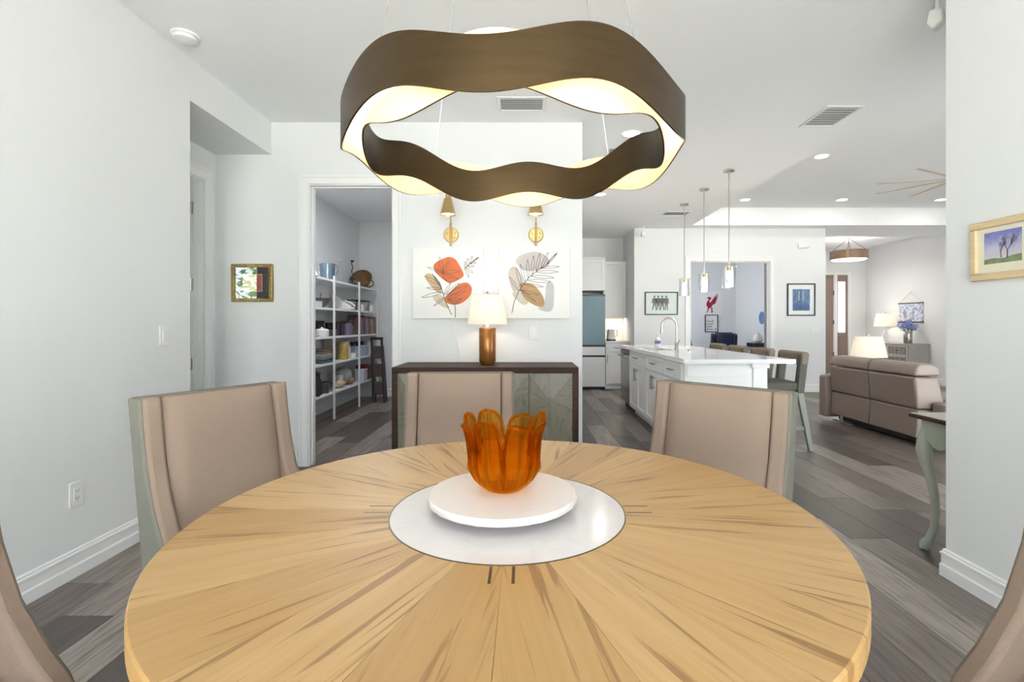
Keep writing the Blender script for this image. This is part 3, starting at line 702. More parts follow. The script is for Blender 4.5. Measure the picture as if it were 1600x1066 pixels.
# gilt picture in the alcove
GILT = mat('gilt_wood', srgb(140,122,72), .4, .6, noise=.25, nscale=60, bump=.6, bscale=120)
def frame_mb(w, h, fw, d, lip=.0):
    return MB().box(-w/2,w/2,-d,0,h/2-fw,h/2).box(-w/2,w/2,-d,0,-h/2,-h/2+fw).box(-w/2,-w/2+fw,-d,0,-h/2+fw,h/2-fw).box(w/2-fw,w/2,-d,0,-h/2+fw,h/2-fw)
gp = thing('framed_picture', 'small gilt-framed picture with dark mat on the alcove wall', 'picture', (-2.362,YB,1.588))
MB().join(frame_mb(.354,.327,.030,.028)).obj('frame', GILT, gp, bevel=.004)
bd = MB()
for i in range(12):
    for s in (-1,1):
        bd.ball((s*.162,-.028,-.14+i*.0255),.006,nu=8,nv=6); bd.ball((-.14+i*.0255,-.028,s*.1485),.006,nu=8,nv=6)
bd.obj('beading', GILT, gp, smooth=True)
MB().box(-.147,.147,-.012,-.001,-.1335,.1335).obj('mat_board', mat('black_mat_board', srgb(42,38,40), .7), gp)
MB().box(-.085,.085,-.0125,-.012,-.075,.075).obj('print', mat('cream_print', srgb(224,208,176), .7, noise=.15, nscale=30), gp)
MB().box(.035,.08,-.013,-.0125,-.07,.07).obj('print_band', mat('rust_print', srgb(160,84,66), .7, noise=.3, nscale=40), gp)
def picglass():
    m = glassy('picture_glass', (1,1,1,1), .14, .0); return m
PG = picglass()
MB().box(-.147,.147,-.018,-.016,-.1335,.1335).obj('glazing', PG, gp)

# tree painting on the right wall
BIRCH = mat('pale_wood_frame', srgb(206,184,146), .45, noise=.08, nscale=12, stretch=(1,1,8))
tp = thing('framed_painting', 'pale wood framed watercolour of two bare trees under a violet sky', 'picture', (2.05,2.105,1.555), R(-90))
MB().join(frame_mb(.29,.262,.032,.022)).obj('frame', BIRCH, tp, bevel=.005)
MB().box(-.113,.113,-.010,-.001,-.099,.099).obj('mat_board', mat('cream_mat', srgb(236,230,206), .7), tp)
def skymat():
    m, nt, p = nodes_of('watercolour_sky'); L = nt.links.new; N = nt.nodes.new
    tc = N('ShaderNodeTexCoord'); sp = N('ShaderNodeSeparateXYZ'); L(tc.outputs['Object'], sp.inputs[0])
    nz = N('ShaderNodeTexNoise'); nz.inputs['Scale'].default_value = 30; L(tc.outputs['Object'], nz.inputs['Vector'])
    a = N('ShaderNodeMath'); a.operation = 'MULTIPLY_ADD'; a.inputs[1].default_value = 7.5; a.inputs[2].default_value = .25; L(sp.outputs['Z'], a.inputs[0])
    b = N('ShaderNodeMath'); b.operation = 'MULTIPLY_ADD'; b.inputs[1].default_value = .5; L(nz.outputs['Fac'], b.inputs[0]); L(a.outputs[0], b.inputs[2])
    cr = N('ShaderNodeValToRGB'); e = cr.color_ramp.elements; e[0].position = .0; e[0].color = srgb(220,206,190); e[1].position = 1; e[1].color = srgb(112,116,186)
    k = e.new(.5); k.color = srgb(190,190,214); L(b.outputs[0], cr.inputs[0]); L(cr.outputs[0], p.inputs['Base Color']); p.inputs['Roughness'].default_value = .8
    return m
sky_ = MB().box(-.083,.083,-.0106,-.010,-.060,.078).obj('painting', skymat(), tp)
MB().prism([(-.083,-.060),(.083,-.060),(.083,-.030),(.04,-.034),(0,-.042),(-.04,-.036),(-.083,-.040)],-.0109,-.0105,'xz').obj('painted_meadow', mat('meadow_paint', srgb(120,136,98), .8, noise=.25, nscale=60), tp)
tr_ = MB(); random.seed(3)
def branch(p, a, L_, w, dpt):
    q = (p[0]+math.sin(a)*L_, p[1]+math.cos(a)*L_)
    tr_.ribbon([p,q], w, -.0111)
    if dpt:
        for k in range(3): branch(q, a+random.uniform(-.75,.75), L_*random.uniform(.62,.85), w*.62, dpt-1)
branch((.022,-.042), .02, .032, .006, 4); branch((-.004,-.040), -.12, .024, .0045, 4)
tr_.obj('painted_trees', mat('tree_paint', srgb(84,66,60), .8), tp)
MB().box(-.113,.113,-.014,-.013,-.099,.099).obj('glazing', glassy('thin_glass',(1,1,1,1),.03,.0), tp)
# ------------------------------------------------------------------ ceiling fittings
def make_can():
    t = thing('recessed_downlight', 'round recessed downlight in the raised tray ceiling', 'ceiling light', group='downlights of the living-room tray')
    MB().lathe([(.0001,-.002),(.075,-.002),(.079,-.006),(.092,-.006),(.096,-.001),(.096,0),(.0001,0)], 36).obj('trim_ring', WHITE, t, smooth=True)
    MB().lathe([(.0001,-.0035),(.074,-.0035),(.074,-.0022),(.0001,-.0022)], 30).obj('lens', CANGLOW, t)
    return t
can = make_can()
cans = [((3.62,6.02,TH),None),((3.62,8.12,TH),None),((5.22,8.12,TH),None),((6.85,8.12,TH),None),
        ((.965,4.50,H),'round recessed downlight in the flat ceiling past the end of the sconce wall'),
        ((.99,6.60,H),'round recessed downlight over the kitchen aisle beside the island')]
for i, (p, lab) in enumerate(cans):
    c_ = can if i == 0 else dup(can)
    c_.location = p
    if lab:
        c_['label'] = lab; c_['group'] = 'downlights of the flat ceiling'
    lightobj('downlight', 'AREA', (0,0,-.012), LAMP['can'], c_, (1,.95,.88), shape='DISK', size=.14)

def vent(label, loc, w, l, n, rz=0):
    t = thing('ceiling_vent', label, 'vent', loc, rz)
    MB().box(-w/2,w/2,-l/2,-l/2+.025,-.008,0).box(-w/2,w/2,l/2-.025,l/2,-.008,0).box(-w/2,-w/2+.025,-l/2+.025,l/2-.025,-.008,0).box(w/2-.025,w/2,-l/2+.025,l/2-.025,-.008,0).obj('frame', WHITE, t, bevel=.002)
    MB().box(-w/2+.025,w/2-.025,-l/2+.025,l/2-.025,-.001,0).obj('duct', mat('duct_grey', srgb(176,176,174), .8), t)
    for i in range(n):
        y = -l/2+.025+(l-.05)*(i+.5)/n; q = (l-.05)/n*.36
        MB().prism([(y-q,-.009),(y-q+.003,-.010),(y+q,-.002),(y+q-.003,-.001)], -w/2+.02, w/2-.02, 'yz').obj('slat', WHITE, t)
vent('rectangular white ceiling vent above the sconce wall', (-.035,3.90,H), .38, .26, 6)
vent('slatted white ceiling vent beside the living-room tray', (2.56,4.14,H), .30, .42, 8)
vent('small white ceiling vent over the kitchen aisle', (.95,4.98,H), .28, .26, 5)
vent('small white ceiling vent behind the island pendants', (2.36,7.75,H), .42, .30, 5)
sd = thing('smoke_detector', 'round white smoke detector on the ceiling over the plain wall', 'smoke detector', (-2.06,2.97,H))
MB().lathe([(.0001,0),(.075,0),(.075,-.014),(.070,-.018),(.0001,-.018)], 36).obj('base', PLASTIC, sd, smooth=True)
MB().lathe([(.0001,-.018),(.066,-.018),(.062,-.034),(.048,-.042),(.0001,-.044)], 36).obj('cover', PLASTIC, sd, smooth=True)
def ceil_cam(label, loc, rz):
    t = thing('security_sensor', label, 'sensor', loc, rz)
    MB().lathe([(.0001,0),(.03,0),(.03,-.008),(.0001,-.008)], 20).cyl((0,0,-.09),.009,.085,12).obj('mount', PLASTIC, t, smooth=True)
    MB().ball((0,0,-.095),.024).obj('swivel', PLASTIC, t, smooth=True)
    MB().prism([(-.03,-.10),(.028,-.085),(.040,-.155),(.015,-.195),(-.030,-.165)], -.036,.036,'yz').obj('body', PLASTIC, t, bevel=.010, seg=3)
ceil_cam('white motion sensor on the ceiling past the wall with the tree picture', (2.175,2.60,H), R(40))
ceil_cam('white motion sensor near the ceiling above the picture of four figures', (2.10,8.80,H), R(0))
solo(MB().box(-.10,.10,-.03,0,-.035,.035), 'wall_sensor', PLASTIC, 'small white box sensor high on the wall above the blue forest picture', 'sensor', (5.05,YF,2.66), bevel=.006)

# ceiling fan in the tray
FANB = mat('champagne_metal', srgb(206,192,164), .4, .5)
fan = thing('ceiling_fan', 'ceiling fan with nine slim brass blades in the living-room tray', 'fan', (4.47,5.08,2.74))
MB().cyl((0,0,.05),.013,TH-2.74-.09,14).lathe([(.0001,TH-2.74-.05),(.07,TH-2.74-.05),(.075,TH-2.74),(.0001,TH-2.74)],24).obj('downrod', BRASS, fan, smooth=True)
MB().lathe([(.0001,-.05),(.06,-.05),(.095,-.03),(.10,.02),(.07,.05),(.02,.07),(.0001,.07)], 32).obj('motor', BRASS, fan, smooth=True)
for k in range(9):
    MB().taper(.08,.74,-.016,.016,-.003,.08,.74,-.013,.013,.003).move(rx=R(4)).obj('blade', FANB, fan, rot=(0,0,R(5+40*k)), bevel=.002)

# ------------------------------------------------------------------ island pendants
def make_pendant():
    t = thing('pendant_light', '', 'pendant', group='glass pendants over the island')
    MB().lathe([(.0001,0),(.062,0),(.062,-.018),(.056,-.022),(.0001,-.022)], 32).obj('canopy', STEEL, t, smooth=True)
    MB().cyl((0,0,-1.08),.0065,1.06,10).obj('rod', STEEL, t, smooth=True)
    MB().lathe([(.0001,-1.075),(.02,-1.075),(.02,-1.14),(.0001,-1.14)], 20).obj('socket', BRASS, t, smooth=True)
    cr = MB()
    for k in range(3):
        a = 2*math.pi*k/3; cr.tube([(0,0,-1.09),(.082*math.cos(a),.082*math.sin(a),-1.09)],.005,8); cr.ball((.086*math.cos(a),.086*math.sin(a),-1.09),.011,nu=10,nv=8)
    cr.obj('holder', STEEL, t, smooth=True)
    MB().lathe([(.072,-1.10),(.072,-1.335),(.069,-1.335),(.069,-1.10),(.072,-1.10)], 40).obj('glass_shade', SHADEGLASS, t, smooth=True)
    MB().lathe([(.0001,-1.14),(.012,-1.145),(.024,-1.19),(.022,-1.225),(.0001,-1.245)], 18).obj('bulb', BULB, t, smooth=True)
    return t
pd = make_pendant()
for i, (y, lab) in enumerate(((5.57,'clear glass cylinder pendant over the island end nearest the dining table'),(6.35,'clear glass cylinder pendant over the middle of the island'),(7.15,'clear glass cylinder pendant over the island end nearest the picture of four figures'))):
    c_ = pd if i == 0 else dup(pd)
    c_.location = (2.30,y,H); c_['label'] = lab
    lightobj('pendant_bulb', 'POINT', (0,0,-1.29), LAMP['pend'], c_, shadow_soft_size=.03)

# ------------------------------------------------------------------ cabinets
PULL = mat('pull_nickel', srgb(150,146,140), .3, 1)
def shaker(w, h, fr=.06):
    m = MB().box(0,fr,-.018,0,0,h).box(w-fr,w,-.018,0,0,h).box(fr,w-fr,-.018,0,0,fr).box(fr,w-fr,-.018,0,h-fr,h)
    return m.box(fr,w-fr,-.008,0,fr,h-fr)
def pull(vert, L_=.16):
    m = MB()
    if vert: m.cyl((0,-.032,-L_/2),.0055,L_,10).cyl((0,-.032,-L_*.36),.0045,.032,8,axis='y').cyl((0,-.032,L_*.36),.0045,.032,8,axis='y')
    else: m.cyl((-L_/2,-.032,0),.0055,L_,10,axis='x').cyl((-L_*.36,-.032,0),.0045,.032,8,axis='y').cyl((L_*.36,-.032,0),.0045,.032,8,axis='y')
    return m
def cabinet(label, w, h, d, loc, rz, doors=2, drawers=1, toe=.10, z0=0, name='base_cabinet', pulls=True, group=None, pull_z=.88, low=False):
    t = thing(name, label, 'cabinet', loc, rz, group)
    b = MB().box(-w/2,w/2,0,d,z0+toe,.66) if low else MB().box(-w/2,w/2,0,d,z0+toe,z0+h)
    if low: b.box(-w/2,w/2,0,.02,.66,h).box(-w/2,-w/2+.018,.02,d,.66,h).box(w/2-.018,w/2,.02,d,.66,h)
    if toe: b.box(-w/2,w/2,.06,d,z0,z0+toe)
    b.obj('body', WHITE, t)
    zt = z0+h-.004; dh = .17 if drawers else 0
    for i in range(drawers):
        ww = (w-.004)/drawers-.003; x = -w/2+.002+i*(ww+.003)
        dr = shaker(ww,dh-.004,.04).obj('drawer', WHITE, t, loc=(x+.0015,0,zt-dh+.002), bevel=.002)
        if pulls: pull(False).obj('handle', PULL, dr, loc=(ww/2,-.018,dh/2))
    zb = z0+toe+.002; hh = zt-dh-.003-zb
    for i in range(doors):
        ww = (w-.004)/doors-.003; x = -w/2+.002+i*(ww+.003)
        do = shaker(ww,hh).obj('door', WHITE, t, loc=(x+.0015,0,zb), bevel=.002)
        if pulls: pull(True).obj('handle', PULL, do, loc=((ww-.03) if (i % 2 == 0 and doors > 1) else .03,-.018,hh*pull_z-.05))
    return t
IX = 1.455; RZ = R(-90)
def isl(y0, y1, lab, **k): return cabinet(lab, y1-y0-.002, .875, .60, (IX,(y0+y1)/2,0), RZ, group='island cabinets', **k)
isl(4.56,5.14,'white island cabinet with one drawer next to the end panel', doors=1)
isl(5.14,5.93,'white two-door island cabinet between the narrow cabinet and the sink cabinet', low=True)
isl(5.93,6.84,'white two-door island sink cabinet next to the dishwasher', low=True)
dwm = thing('dishwasher', 'stainless steel dishwasher at the far end of the island', 'dishwasher', (IX,7.145,0), RZ)
MB().box(-.298,.298,.01,.58,.10,.872).obj('body', DKGREY, dwm)
MB().box(-.297,.297,-.022,.01,.115,.80).obj('door', CHROME, dwm, bevel=.004)
MB().box(-.297,.297,-.022,.01,.805,.868).obj('control_panel', mat('dark_steel', srgb(70,70,72), .3, .9), dwm, bevel=.003)
MB().cyl((-.25,-.06,.78),.010,.50,12,axis='x').box(-.24,-.22,-.06,-.02,.772,.788).box(.22,.24,-.06,-.02,.772,.788).obj('handle', CHROME, dwm)
MB().box(-.297,.297,.05,.10,0,.10).obj('kick_plate', BLACK, dwm)
PALEGREEN = mat('pale_sage_paint', srgb(216,226,214), .4)
ep = thing('island_end_panel', 'pale painted island end panel with a square corner post', 'panel', (1.455,4.50,0))
MB().box(.0,.62,.0,.055,0,.875).obj('panel', WHITE, ep, bevel=.002)
for z in (.06,.80): MB().box(.02,.60,-.008,0,z-.05,z+.05).obj('rail', WHITE, ep, bevel=.002)
MB().box(.62,.75,-.01,.12,.10,.83).obj('post', WHITE, ep, bevel=.003)
MB().box(.605,.765,-.025,.135,.83,.875).obj('post_cap', WHITE, ep, bevel=.004)
MB().box(.605,.765,-.025,.135,0,.10).obj('post_base', WHITE, ep, bevel=.004)
solo(MB().box(2.056,2.08,4.64,7.44,0,.875), 'island_back_panel', WHITE, 'long white panel closing the seating side of the island', 'panel')
# countertop with sink cutout
ct = MB(); x0,x1,y0,y1,z0,z1 = 1.418,2.425,4.415,7.475,.877,.915; a0,a1,b0,b1 = 1.53,1.80,6.00,6.70
ct.box(x0,a0,y0,y1,z0,z1).box(a1,x1,y0,y1,z0,z1).box(a0,a1,y0,b0,z0,z1).box(a0,a1,b1,y1,z0,z1)
solo(ct, 'countertop', QUARTZ, 'long white quartz countertop on the kitchen island', 'countertop')
sk = thing('kitchen_sink', 'stainless undermount sink set into the island countertop', 'sink', (1.665,6.35,.68))
MB().box(-.132,.132,-.347,.347,0,.006).box(-.133,-.127,-.347,.347,.006,.194).box(.127,.133,-.347,.347,.006,.194).box(-.127,.127,-.347,-.341,.006,.194).box(-.127,.127,.341,.347,.006,.194).obj('basin', CHROME, sk)
MB().cyl((0,0,.006),.04,.004,20).obj('drain', DKGREY, sk)
fc = thing('kitchen_faucet', 'brushed nickel gooseneck faucet on the island', 'faucet', (1.83,5.98,.915))
MB().lathe([(.0001,0),(.028,0),(.028,.006),(.024,.012),(.022,.10),(.018,.105),(.0001,.105)], 24).obj('base', STEEL, fc, smooth=True)
sp_ = [(0,0,.10),(0,0,.27)]+[(-.09+.09*math.cos(R(q)),0,.30+.09*math.sin(R(q))) for q in range(0,181,15)]+[(-.18,0,.26)]
MB().tube(sp_, .0125, 12).obj('gooseneck', STEEL, fc, smooth=True)
MB().cyl((-.18,0,.20),.0155,.07,14).obj('spray_head', STEEL, fc, smooth=True)
MB().tube([(.0,-.022,.07),(.0,-.05,.08),(.02,-.075,.13)],.006,8).obj('lever', STEEL, fc, smooth=True)
sb_ = thing('soap_bottle', 'white soap bottle with blue label behind the island sink', 'bottle', (1.74,6.50,.915))
MB().lathe([(.0001,0),(.034,0),(.036,.01),(.036,.13),(.015,.15),(.015,.165),(.0001,.165)], 20).obj('body', PLASTIC, sb_, smooth=True)
MB().lathe([(.0365,.06),(.0365,.10)], 20).obj('label_band', mat('blue_label', srgb(92,112,160), .6), sb_)
MB().cyl((0,0,.165),.006,.03,8).box(-.035,.01,-.008,.008,.19,.202).obj('pump', PLASTIC, sb_)
solo(MB().lathe([(.0001,0),(.022,0),(.022,.012),(.014,.020),(.0001,.020)],20), 'sink_button', STEEL, 'small nickel disposal button beside the faucet', 'button', (1.95,5.86,.915), smooth=True)

# kitchen recess
KF = 9.30
fr = thing('refrigerator', 'refrigerator with a slate blue upper door and white drawers', 'refrigerator', (1.045,KF,0))
SLATE = mat('slate_blue_glass', srgb(124,148,158), .15); FW = mat('white_glass', (.82,.82,.84,1), .15)
MB().box(-.455,.455,.03,.68,.02,1.79).obj('body', DKGREY, fr)
for s, lab in ((-1,None),(1,None)): MB().box(*sorted((s*.003,s*.453)),0,.03,.84,1.765).obj('door', SLATE, fr, bevel=.004)
MB().box(-.453,.453,0,.03,.645,.805).obj('middle_drawer', FW, fr, bevel=.004)
MB().box(-.453,.453,0,.03,.05,.61).obj('bottom_drawer', FW, fr, bevel=.004)
MB().box(-.45,.45,.01,.03,.805,.84).box(-.45,.45,.01,.03,.61,.645).obj('grip_recess', BLACK, fr)
MB().box(-.45,.45,.005,.035,1.765,1.80).obj('top_strip', BLACK, fr)
cabinet('white cabinet above the refrigerator', .985, .60, .66, (1.01,KF+.04,0), 0, 2, 0, 0, 1.87, 'wall_cabinet', False)
solo(MB().box(.49,1.505,KF+.01,KF+.05,2.47,2.50), 'crown_moulding', WHITE, 'white moulding along the top of the cabinet above the refrigerator', 'moulding')
cabinet('tall white wall cabinet above the lit kitchen backsplash', .455, 1.10, .33, (1.738,9.66,0), 0, 1, 0, 0, 1.37, 'wall_cabinet', False)
cabinet('white base cabinet with a drawer between refrigerator and wall', .455, .875, .60, (1.738,KF+.05,0), 0, 1, 1)
solo(MB().box(1.508,1.968,KF+.025,9.998,.877,.915), 'kitchen_worktop', QUARTZ, 'short white worktop beside the refrigerator', 'countertop', bevel=.003)
struct(MB().box(1.508,1.968,9.988,9.999,.916,1.368), 'wall_backsplash', mat('backsplash_tile', (.82,.80,.74,1), .25))
lightobj('undercabinet_strip', 'AREA', (1.74,9.80,1.360), LAMP['kitchen'], None, (1,.90,.74), shape='RECTANGLE', size=.4, size_y=.04)
kt = thing('electric_kettle', 'white electric kettle on a black base on the kitchen worktop', 'kettle', (1.66,9.62,.916))
MB().cyl((0,0,0),.095,.022,28).obj('power_base', BLACK, kt, smooth=True)
MB().lathe([(.0001,.022),(.085,.022),(.086,.05),(.068,.20),(.060,.215),(.0001,.225)], 28).obj('jug', PLASTIC, kt, smooth=True)
MB().tube([(.066,0,.20),(.12,0,.195),(.125,0,.11),(.085,0,.06)],.011,8).obj('handle', PLASTIC, kt, smooth=True)
MB().prism([(-.065,.21),(-.105,.20),(-.07,.15)],-.018,.018,'xz').obj('spout', PLASTIC, kt)

# ------------------------------------------------------------------ counter stools (local front -y)
def make_stool():
    t = thing('counter_stool', '', 'stool', group='counter stools along the island')
    MB().box(-.215,.215,-.42,0,.575,.668).obj('seat', STOOLFAB2, t, bevel=.03, seg=4)
    for s in (-1,1):
        MB().prism([(-.055,.56),(.02,.56),(.065,.945),(-.010,.945)],*sorted((s*.225,s*.155)),'yz').obj('back_post', STOOLFAB2, t, bevel=.012, seg=3)
        MB().taper(s*.195-.018,s*.195+.018,.075,.115,0,s*.195-.024,s*.195+.024,-.045,.015,.575).obj('leg', STOOLWOOD, t, bevel=.003)
        MB().taper(s*.190-.016,s*.190+.016,-.415,-.383,0,s*.195-.022,s*.195+.022,-.405,-.36,.58).obj('leg', STOOLWOOD, t, bevel=.003)
        MB().box(s*.192-.010,s*.192+.010,-.39,.07,.20,.235).obj('stretcher', STOOLWOOD, t, bevel=.002)
    MB().prism([(-.010,.835),(.055,.835),(.068,.950),(.045,.962),(.010,.962),(-.012,.945)],-.229,.229,'yz').obj('back_rail', STOOLFAB, t, bevel=.014, seg=3)
    MB().box(-.19,.19,-.40,-.375,.24,.275).obj('foot_rail', STOOLWOOD, t, bevel=.002)
    return t
st = make_stool()
for i, (y, lab) in enumerate(((4.98,'grey counter stool with cut-out back at the island end nearest the dining table'),(5.62,'grey counter stool second along the island from the dining table'),(6.26,'grey counter stool third along the island from the dining table'),(6.92,'grey counter stool at the island end nearest the office doorway'))):
    c_ = st if i == 0 else dup(st)
    c_.location = (2.675,y,0); c_.rotation_euler = (0,0,RZ); c_['label'] = lab

# ------------------------------------------------------------------ pictures on the far wall
FRAMEB = mat('black_frame', srgb(38,36,38), .4)
def man(m, x, s, step):
    z = -.125
    P = lambda q: [(x+a*s, z+b*s) for a,b in q]
    d0, d1 = -.0135, -.012
    m.prism(P([(-.013,.222),(-.016,.236),(-.010,.252),(.004,.256),(.014,.246),(.014,.230),(.006,.220)]), d0, d1)
    m.prism(P([(-.034,.205),(-.008,.214),(.010,.214),(.036,.203),(.042,.150),(.050,.112),(.040,.108),(.030,.145),(.027,.108),(-.026,.108),(-.030,.150),(-.048,.118),(-.056,.126),(-.042,.165)]), d0, d1)
    m.prism(P([(-.026,.108),(.001,.108),(-.006-step*.3,.055),(-.010-step,.004),(-.030-step,.000),(-.030-step*.8,.008),(-.024-step*.5,.055)]), d0, d1)
    m.prism(P([(.001,.108),(.027,.108),(.024+step*.4,.055),(.022+step*.7,.006),(.034+step*.7,.0),(.008+step*.7,.0),(.006+step*.3,.055)]), d0, d1)
fm = thing('framed_print', 'black-framed print of four dark-suited figures on pale grey', 'picture', (2.46,YF,1.612))
frame_mb(.60,.42,.018,.025).obj('frame', FRAMEB, fm, bevel=.002)
MB().box(-.285,.285,-.012,-.001,-.195,.195).obj('print', mat('pale_print', srgb(212,222,218), .6), fm)
m = MB()
for i, x in enumerate((-.115,-.045,.025,.100)): man(m, x-.01, 1.05, (.018,.008,.012,.004)[i])
m.obj('printed_figures', BLACK, fm)
bp = thing('framed_print', 'black-framed blue forest print with wide white mat', 'picture', (5.002,YF,1.68))
frame_mb(.508,.59,.020,.025).obj('frame', FRAMEB, bp, bevel=.002)
MB().box(-.236,.236,-.012,-.001,-.277,.277).obj('mat_board', mat('white_mat', (.82,.83,.84,1), .7), bp)
MB().box(-.155,.155,-.0125,-.012,-.20,.19).obj('print', mat('forest_blue', srgb(96,124,158), .6, noise=.45, nscale=14, stretch=(3,1,1)), bp)
m = MB(); random.seed(11)
for i in range(13):
    x = -.145+.29*i/12+random.uniform(-.008,.008); w = random.uniform(.003,.010); m.box(x-w/2,x+w/2,-.0132,-.0124,random.uniform(-.15,-.05),.19)
m.obj('printed_trunks', mat('trunk_blue', srgb(40,62,98), .6), bp)
m = MB()
for i in range(5):
    x = -.05+.12*random.random(); m.box(x-.006,x+.006,-.0129,-.0124,-.02,.16)
m.obj('printed_glow', mat('mist_blue', srgb(196,212,226), .6), bp)
MB().prism([(-.155,-.20),(.155,-.20),(.155,-.10),(.08,-.06),(-.02,-.10),(-.1,-.05),(-.155,-.09)],-.0136,-.0124).obj('printed_undergrowth', mat('undergrowth_blue', srgb(58,86,128), .6, noise=.3, nscale=30), bp)

# ------------------------------------------------------------------ office
YO = 12.5
po = thing('bird_poster', 'unframed white poster of a red crest bird on the office wall', 'poster', (4.70,YO,1.77))
MB().box(-.27,.27,-.004,0,-.31,.31).obj('paper', mat('poster_paper', (.84,.83,.84,1), .6), po)
RED = mat('crest_red', srgb(158,24,52), .6)
b_ = MB(); d0,d1 = -.0052,-.004
sc_ = lambda q: [((x-328)/385+.027, (520-y)/385) for x,y in q]
b_.prism(smooth_poly(sc_([(288,461),(305,457),(319,465),(321,478),(309,487),(301,500),(303,513),(318,511),(337,500),(340,520),(331,546),(314,566),(296,571),(280,556),(272,535),(276,511),(289,494),(297,481),(290,475),(274,480)]),1), d0, d1)
for k, (ex, ey) in enumerate(((383,428),(386,447),(382,467),(374,486),(364,504))):
    b_.prism(sc_([(316+k*3,512+k*5),(346+k*3,466+k*11),(ex-2,ey-2),(ex+1,ey+6),(352+k*3,476+k*11),(326+k*2,522+k*4)]), d0-.0002*(k+1), d1)
for x, s in ((292,-1),(322,1)):
    b_.prism(sc_([(x-5,562),(x+8,562),(x+4+s*5,592),(x+s*14+3,610),(x+s*14-20,612),(x+s*6-8,604),(x+s*4-5,590)]), d0-.0014, d1)
b_.obj('printed_bird', RED, po)
pf = thing('framed_motto', 'small black-framed motto print under the bird poster', 'picture', (4.71,YO,1.255))
frame_mb(.33,.44,.018,.022).obj('frame', FRAMEB, pf, bevel=.002)
MB().box(-.15,.15,-.010,-.001,-.205,.205).obj('print', mat('motto_paper', (.84,.84,.84,1), .6), pf)
tx = MB()
for i, s in enumerate(("You'll","never","walk","alone")):
    k = text_mb(s, .078); k.move(rx=R(90)); k.move(x=-.125, y=-.0112, z=.03-i*.066); tx.join(k)
tx.obj('printed_words', BLACK, pf)
MB().prism([(.10,-.172),(.118,-.150),(.122,-.138),(.112,-.132),(.10,-.142),(.088,-.132),(.078,-.138),(.082,-.150)],-.0112,-.010).obj('printed_heart', BLACK, pf)
NAVY = mat('navy_leather', srgb(44,50,72), .4, bump=.2, bscale=200)
def recliner(label, loc, rz):
    t = thing('office_chair', label, 'chair', loc, rz)
    MB().box(-.26,.26,-.45,.05,.42,.54).obj('seat', NAVY, t, bevel=.04, seg=4)
    MB().prism([(-.02,.50),(.10,.50),(.19,1.00),(.16,1.05),(.09,1.04)],-.20,.20,'yz').obj('backrest', NAVY, t, bevel=.03, seg=3)
    for s in (-1,1):
        MB().prism([(-.05,.50),(.12,.50),(.20,.98),(.10,1.03),(.04,.80)],*sorted((s*.20,s*.29)),'yz').obj('back_bolster', NAVY, t, bevel=.025, seg=3)
        MB().box(*sorted((s*.27,s*.35)),-.38,.06,.58,.66).obj('armrest', NAVY, t, bevel=.02, seg=3)
        MB().box(*sorted((s*.30,s*.33)),-.20,-.12,.46,.58).obj('arm_post', BLACK, t)
    MB().cyl((0,-.2,.10),.03,.33,14).obj('column', BLACK, t, smooth=True)
    for k in range(5):
        a = 2*math.pi*k/5; MB().tube([(0,-.2,.11),(.30*math.cos(a),-.2+.30*math.sin(a),.06)],[.025,.016],8).ball((.30*math.cos(a),-.2+.30*math.sin(a),.03),.03,nu=10,nv=8).obj('base_leg', BLACK, t, smooth=True)
    return t
recliner('navy leather armchair under the motto print in the office', (4.62,11.55,0), R(180-10))
recliner('dark office chair behind the left side of the office doorway', (3.62,11.3,0), R(120))
dk = thing('office_desk', 'low blue desk by the side wall of the office', 'desk', (4.97,10.75,0))
MB().box(-.35,.34,-.55,.55,.70,.74).obj('top', mat('blue_laminate', srgb(120,146,186), .4), dk, bevel=.004)
for x in (-.32,.31):
    for y in (-.51,.51): MB().box(x-.025,x+.025,y-.025,y+.025,0,.70).obj('leg', WHITE, dk)
pr = thing('desk_printer', 'black box on the office desk', 'box', (5.08,10.75,.741))
MB().box(-.17,.17,-.2,.2,0,.085).obj('body', BLACK, pr, bevel=.008)
MB().box(-.14,.14,-.203,-.2,.02,.05).obj('slot', DKGREY, pr)
pt = thing('white_pot', 'rounded white pot on the black box in the office', 'pot', (5.08,10.78,.828))
MB().lathe([(.0001,0),(.06,0),(.10,.04),(.105,.10),(.08,.16),(.05,.18),(.05,.20),(.0001,.20)], 28).obj('body', PLASTIC, pt, smooth=True)
MB().ball((0,0,.215),.02).obj('lid_knob', PLASTIC, pt, smooth=True)
dp_ = thing('wall_plate_disc', 'round blue decorative plate on the office side wall', 'plate', (5.334,11.08,1.375), R(-90))
MB().lathe([(.0001,0),(.09,0),(.14,-.018),(.142,-.022),(.09,-.010),(.0001,-.008)], 32, axis='y').obj('plate', mat('blue_glaze', srgb(96,132,176), .3, noise=.2, nscale=10), dp_, smooth=True)
MB().box(-.12,.12,-.02,0,-.19,-.17).obj('ledge', WHITE, dp_)
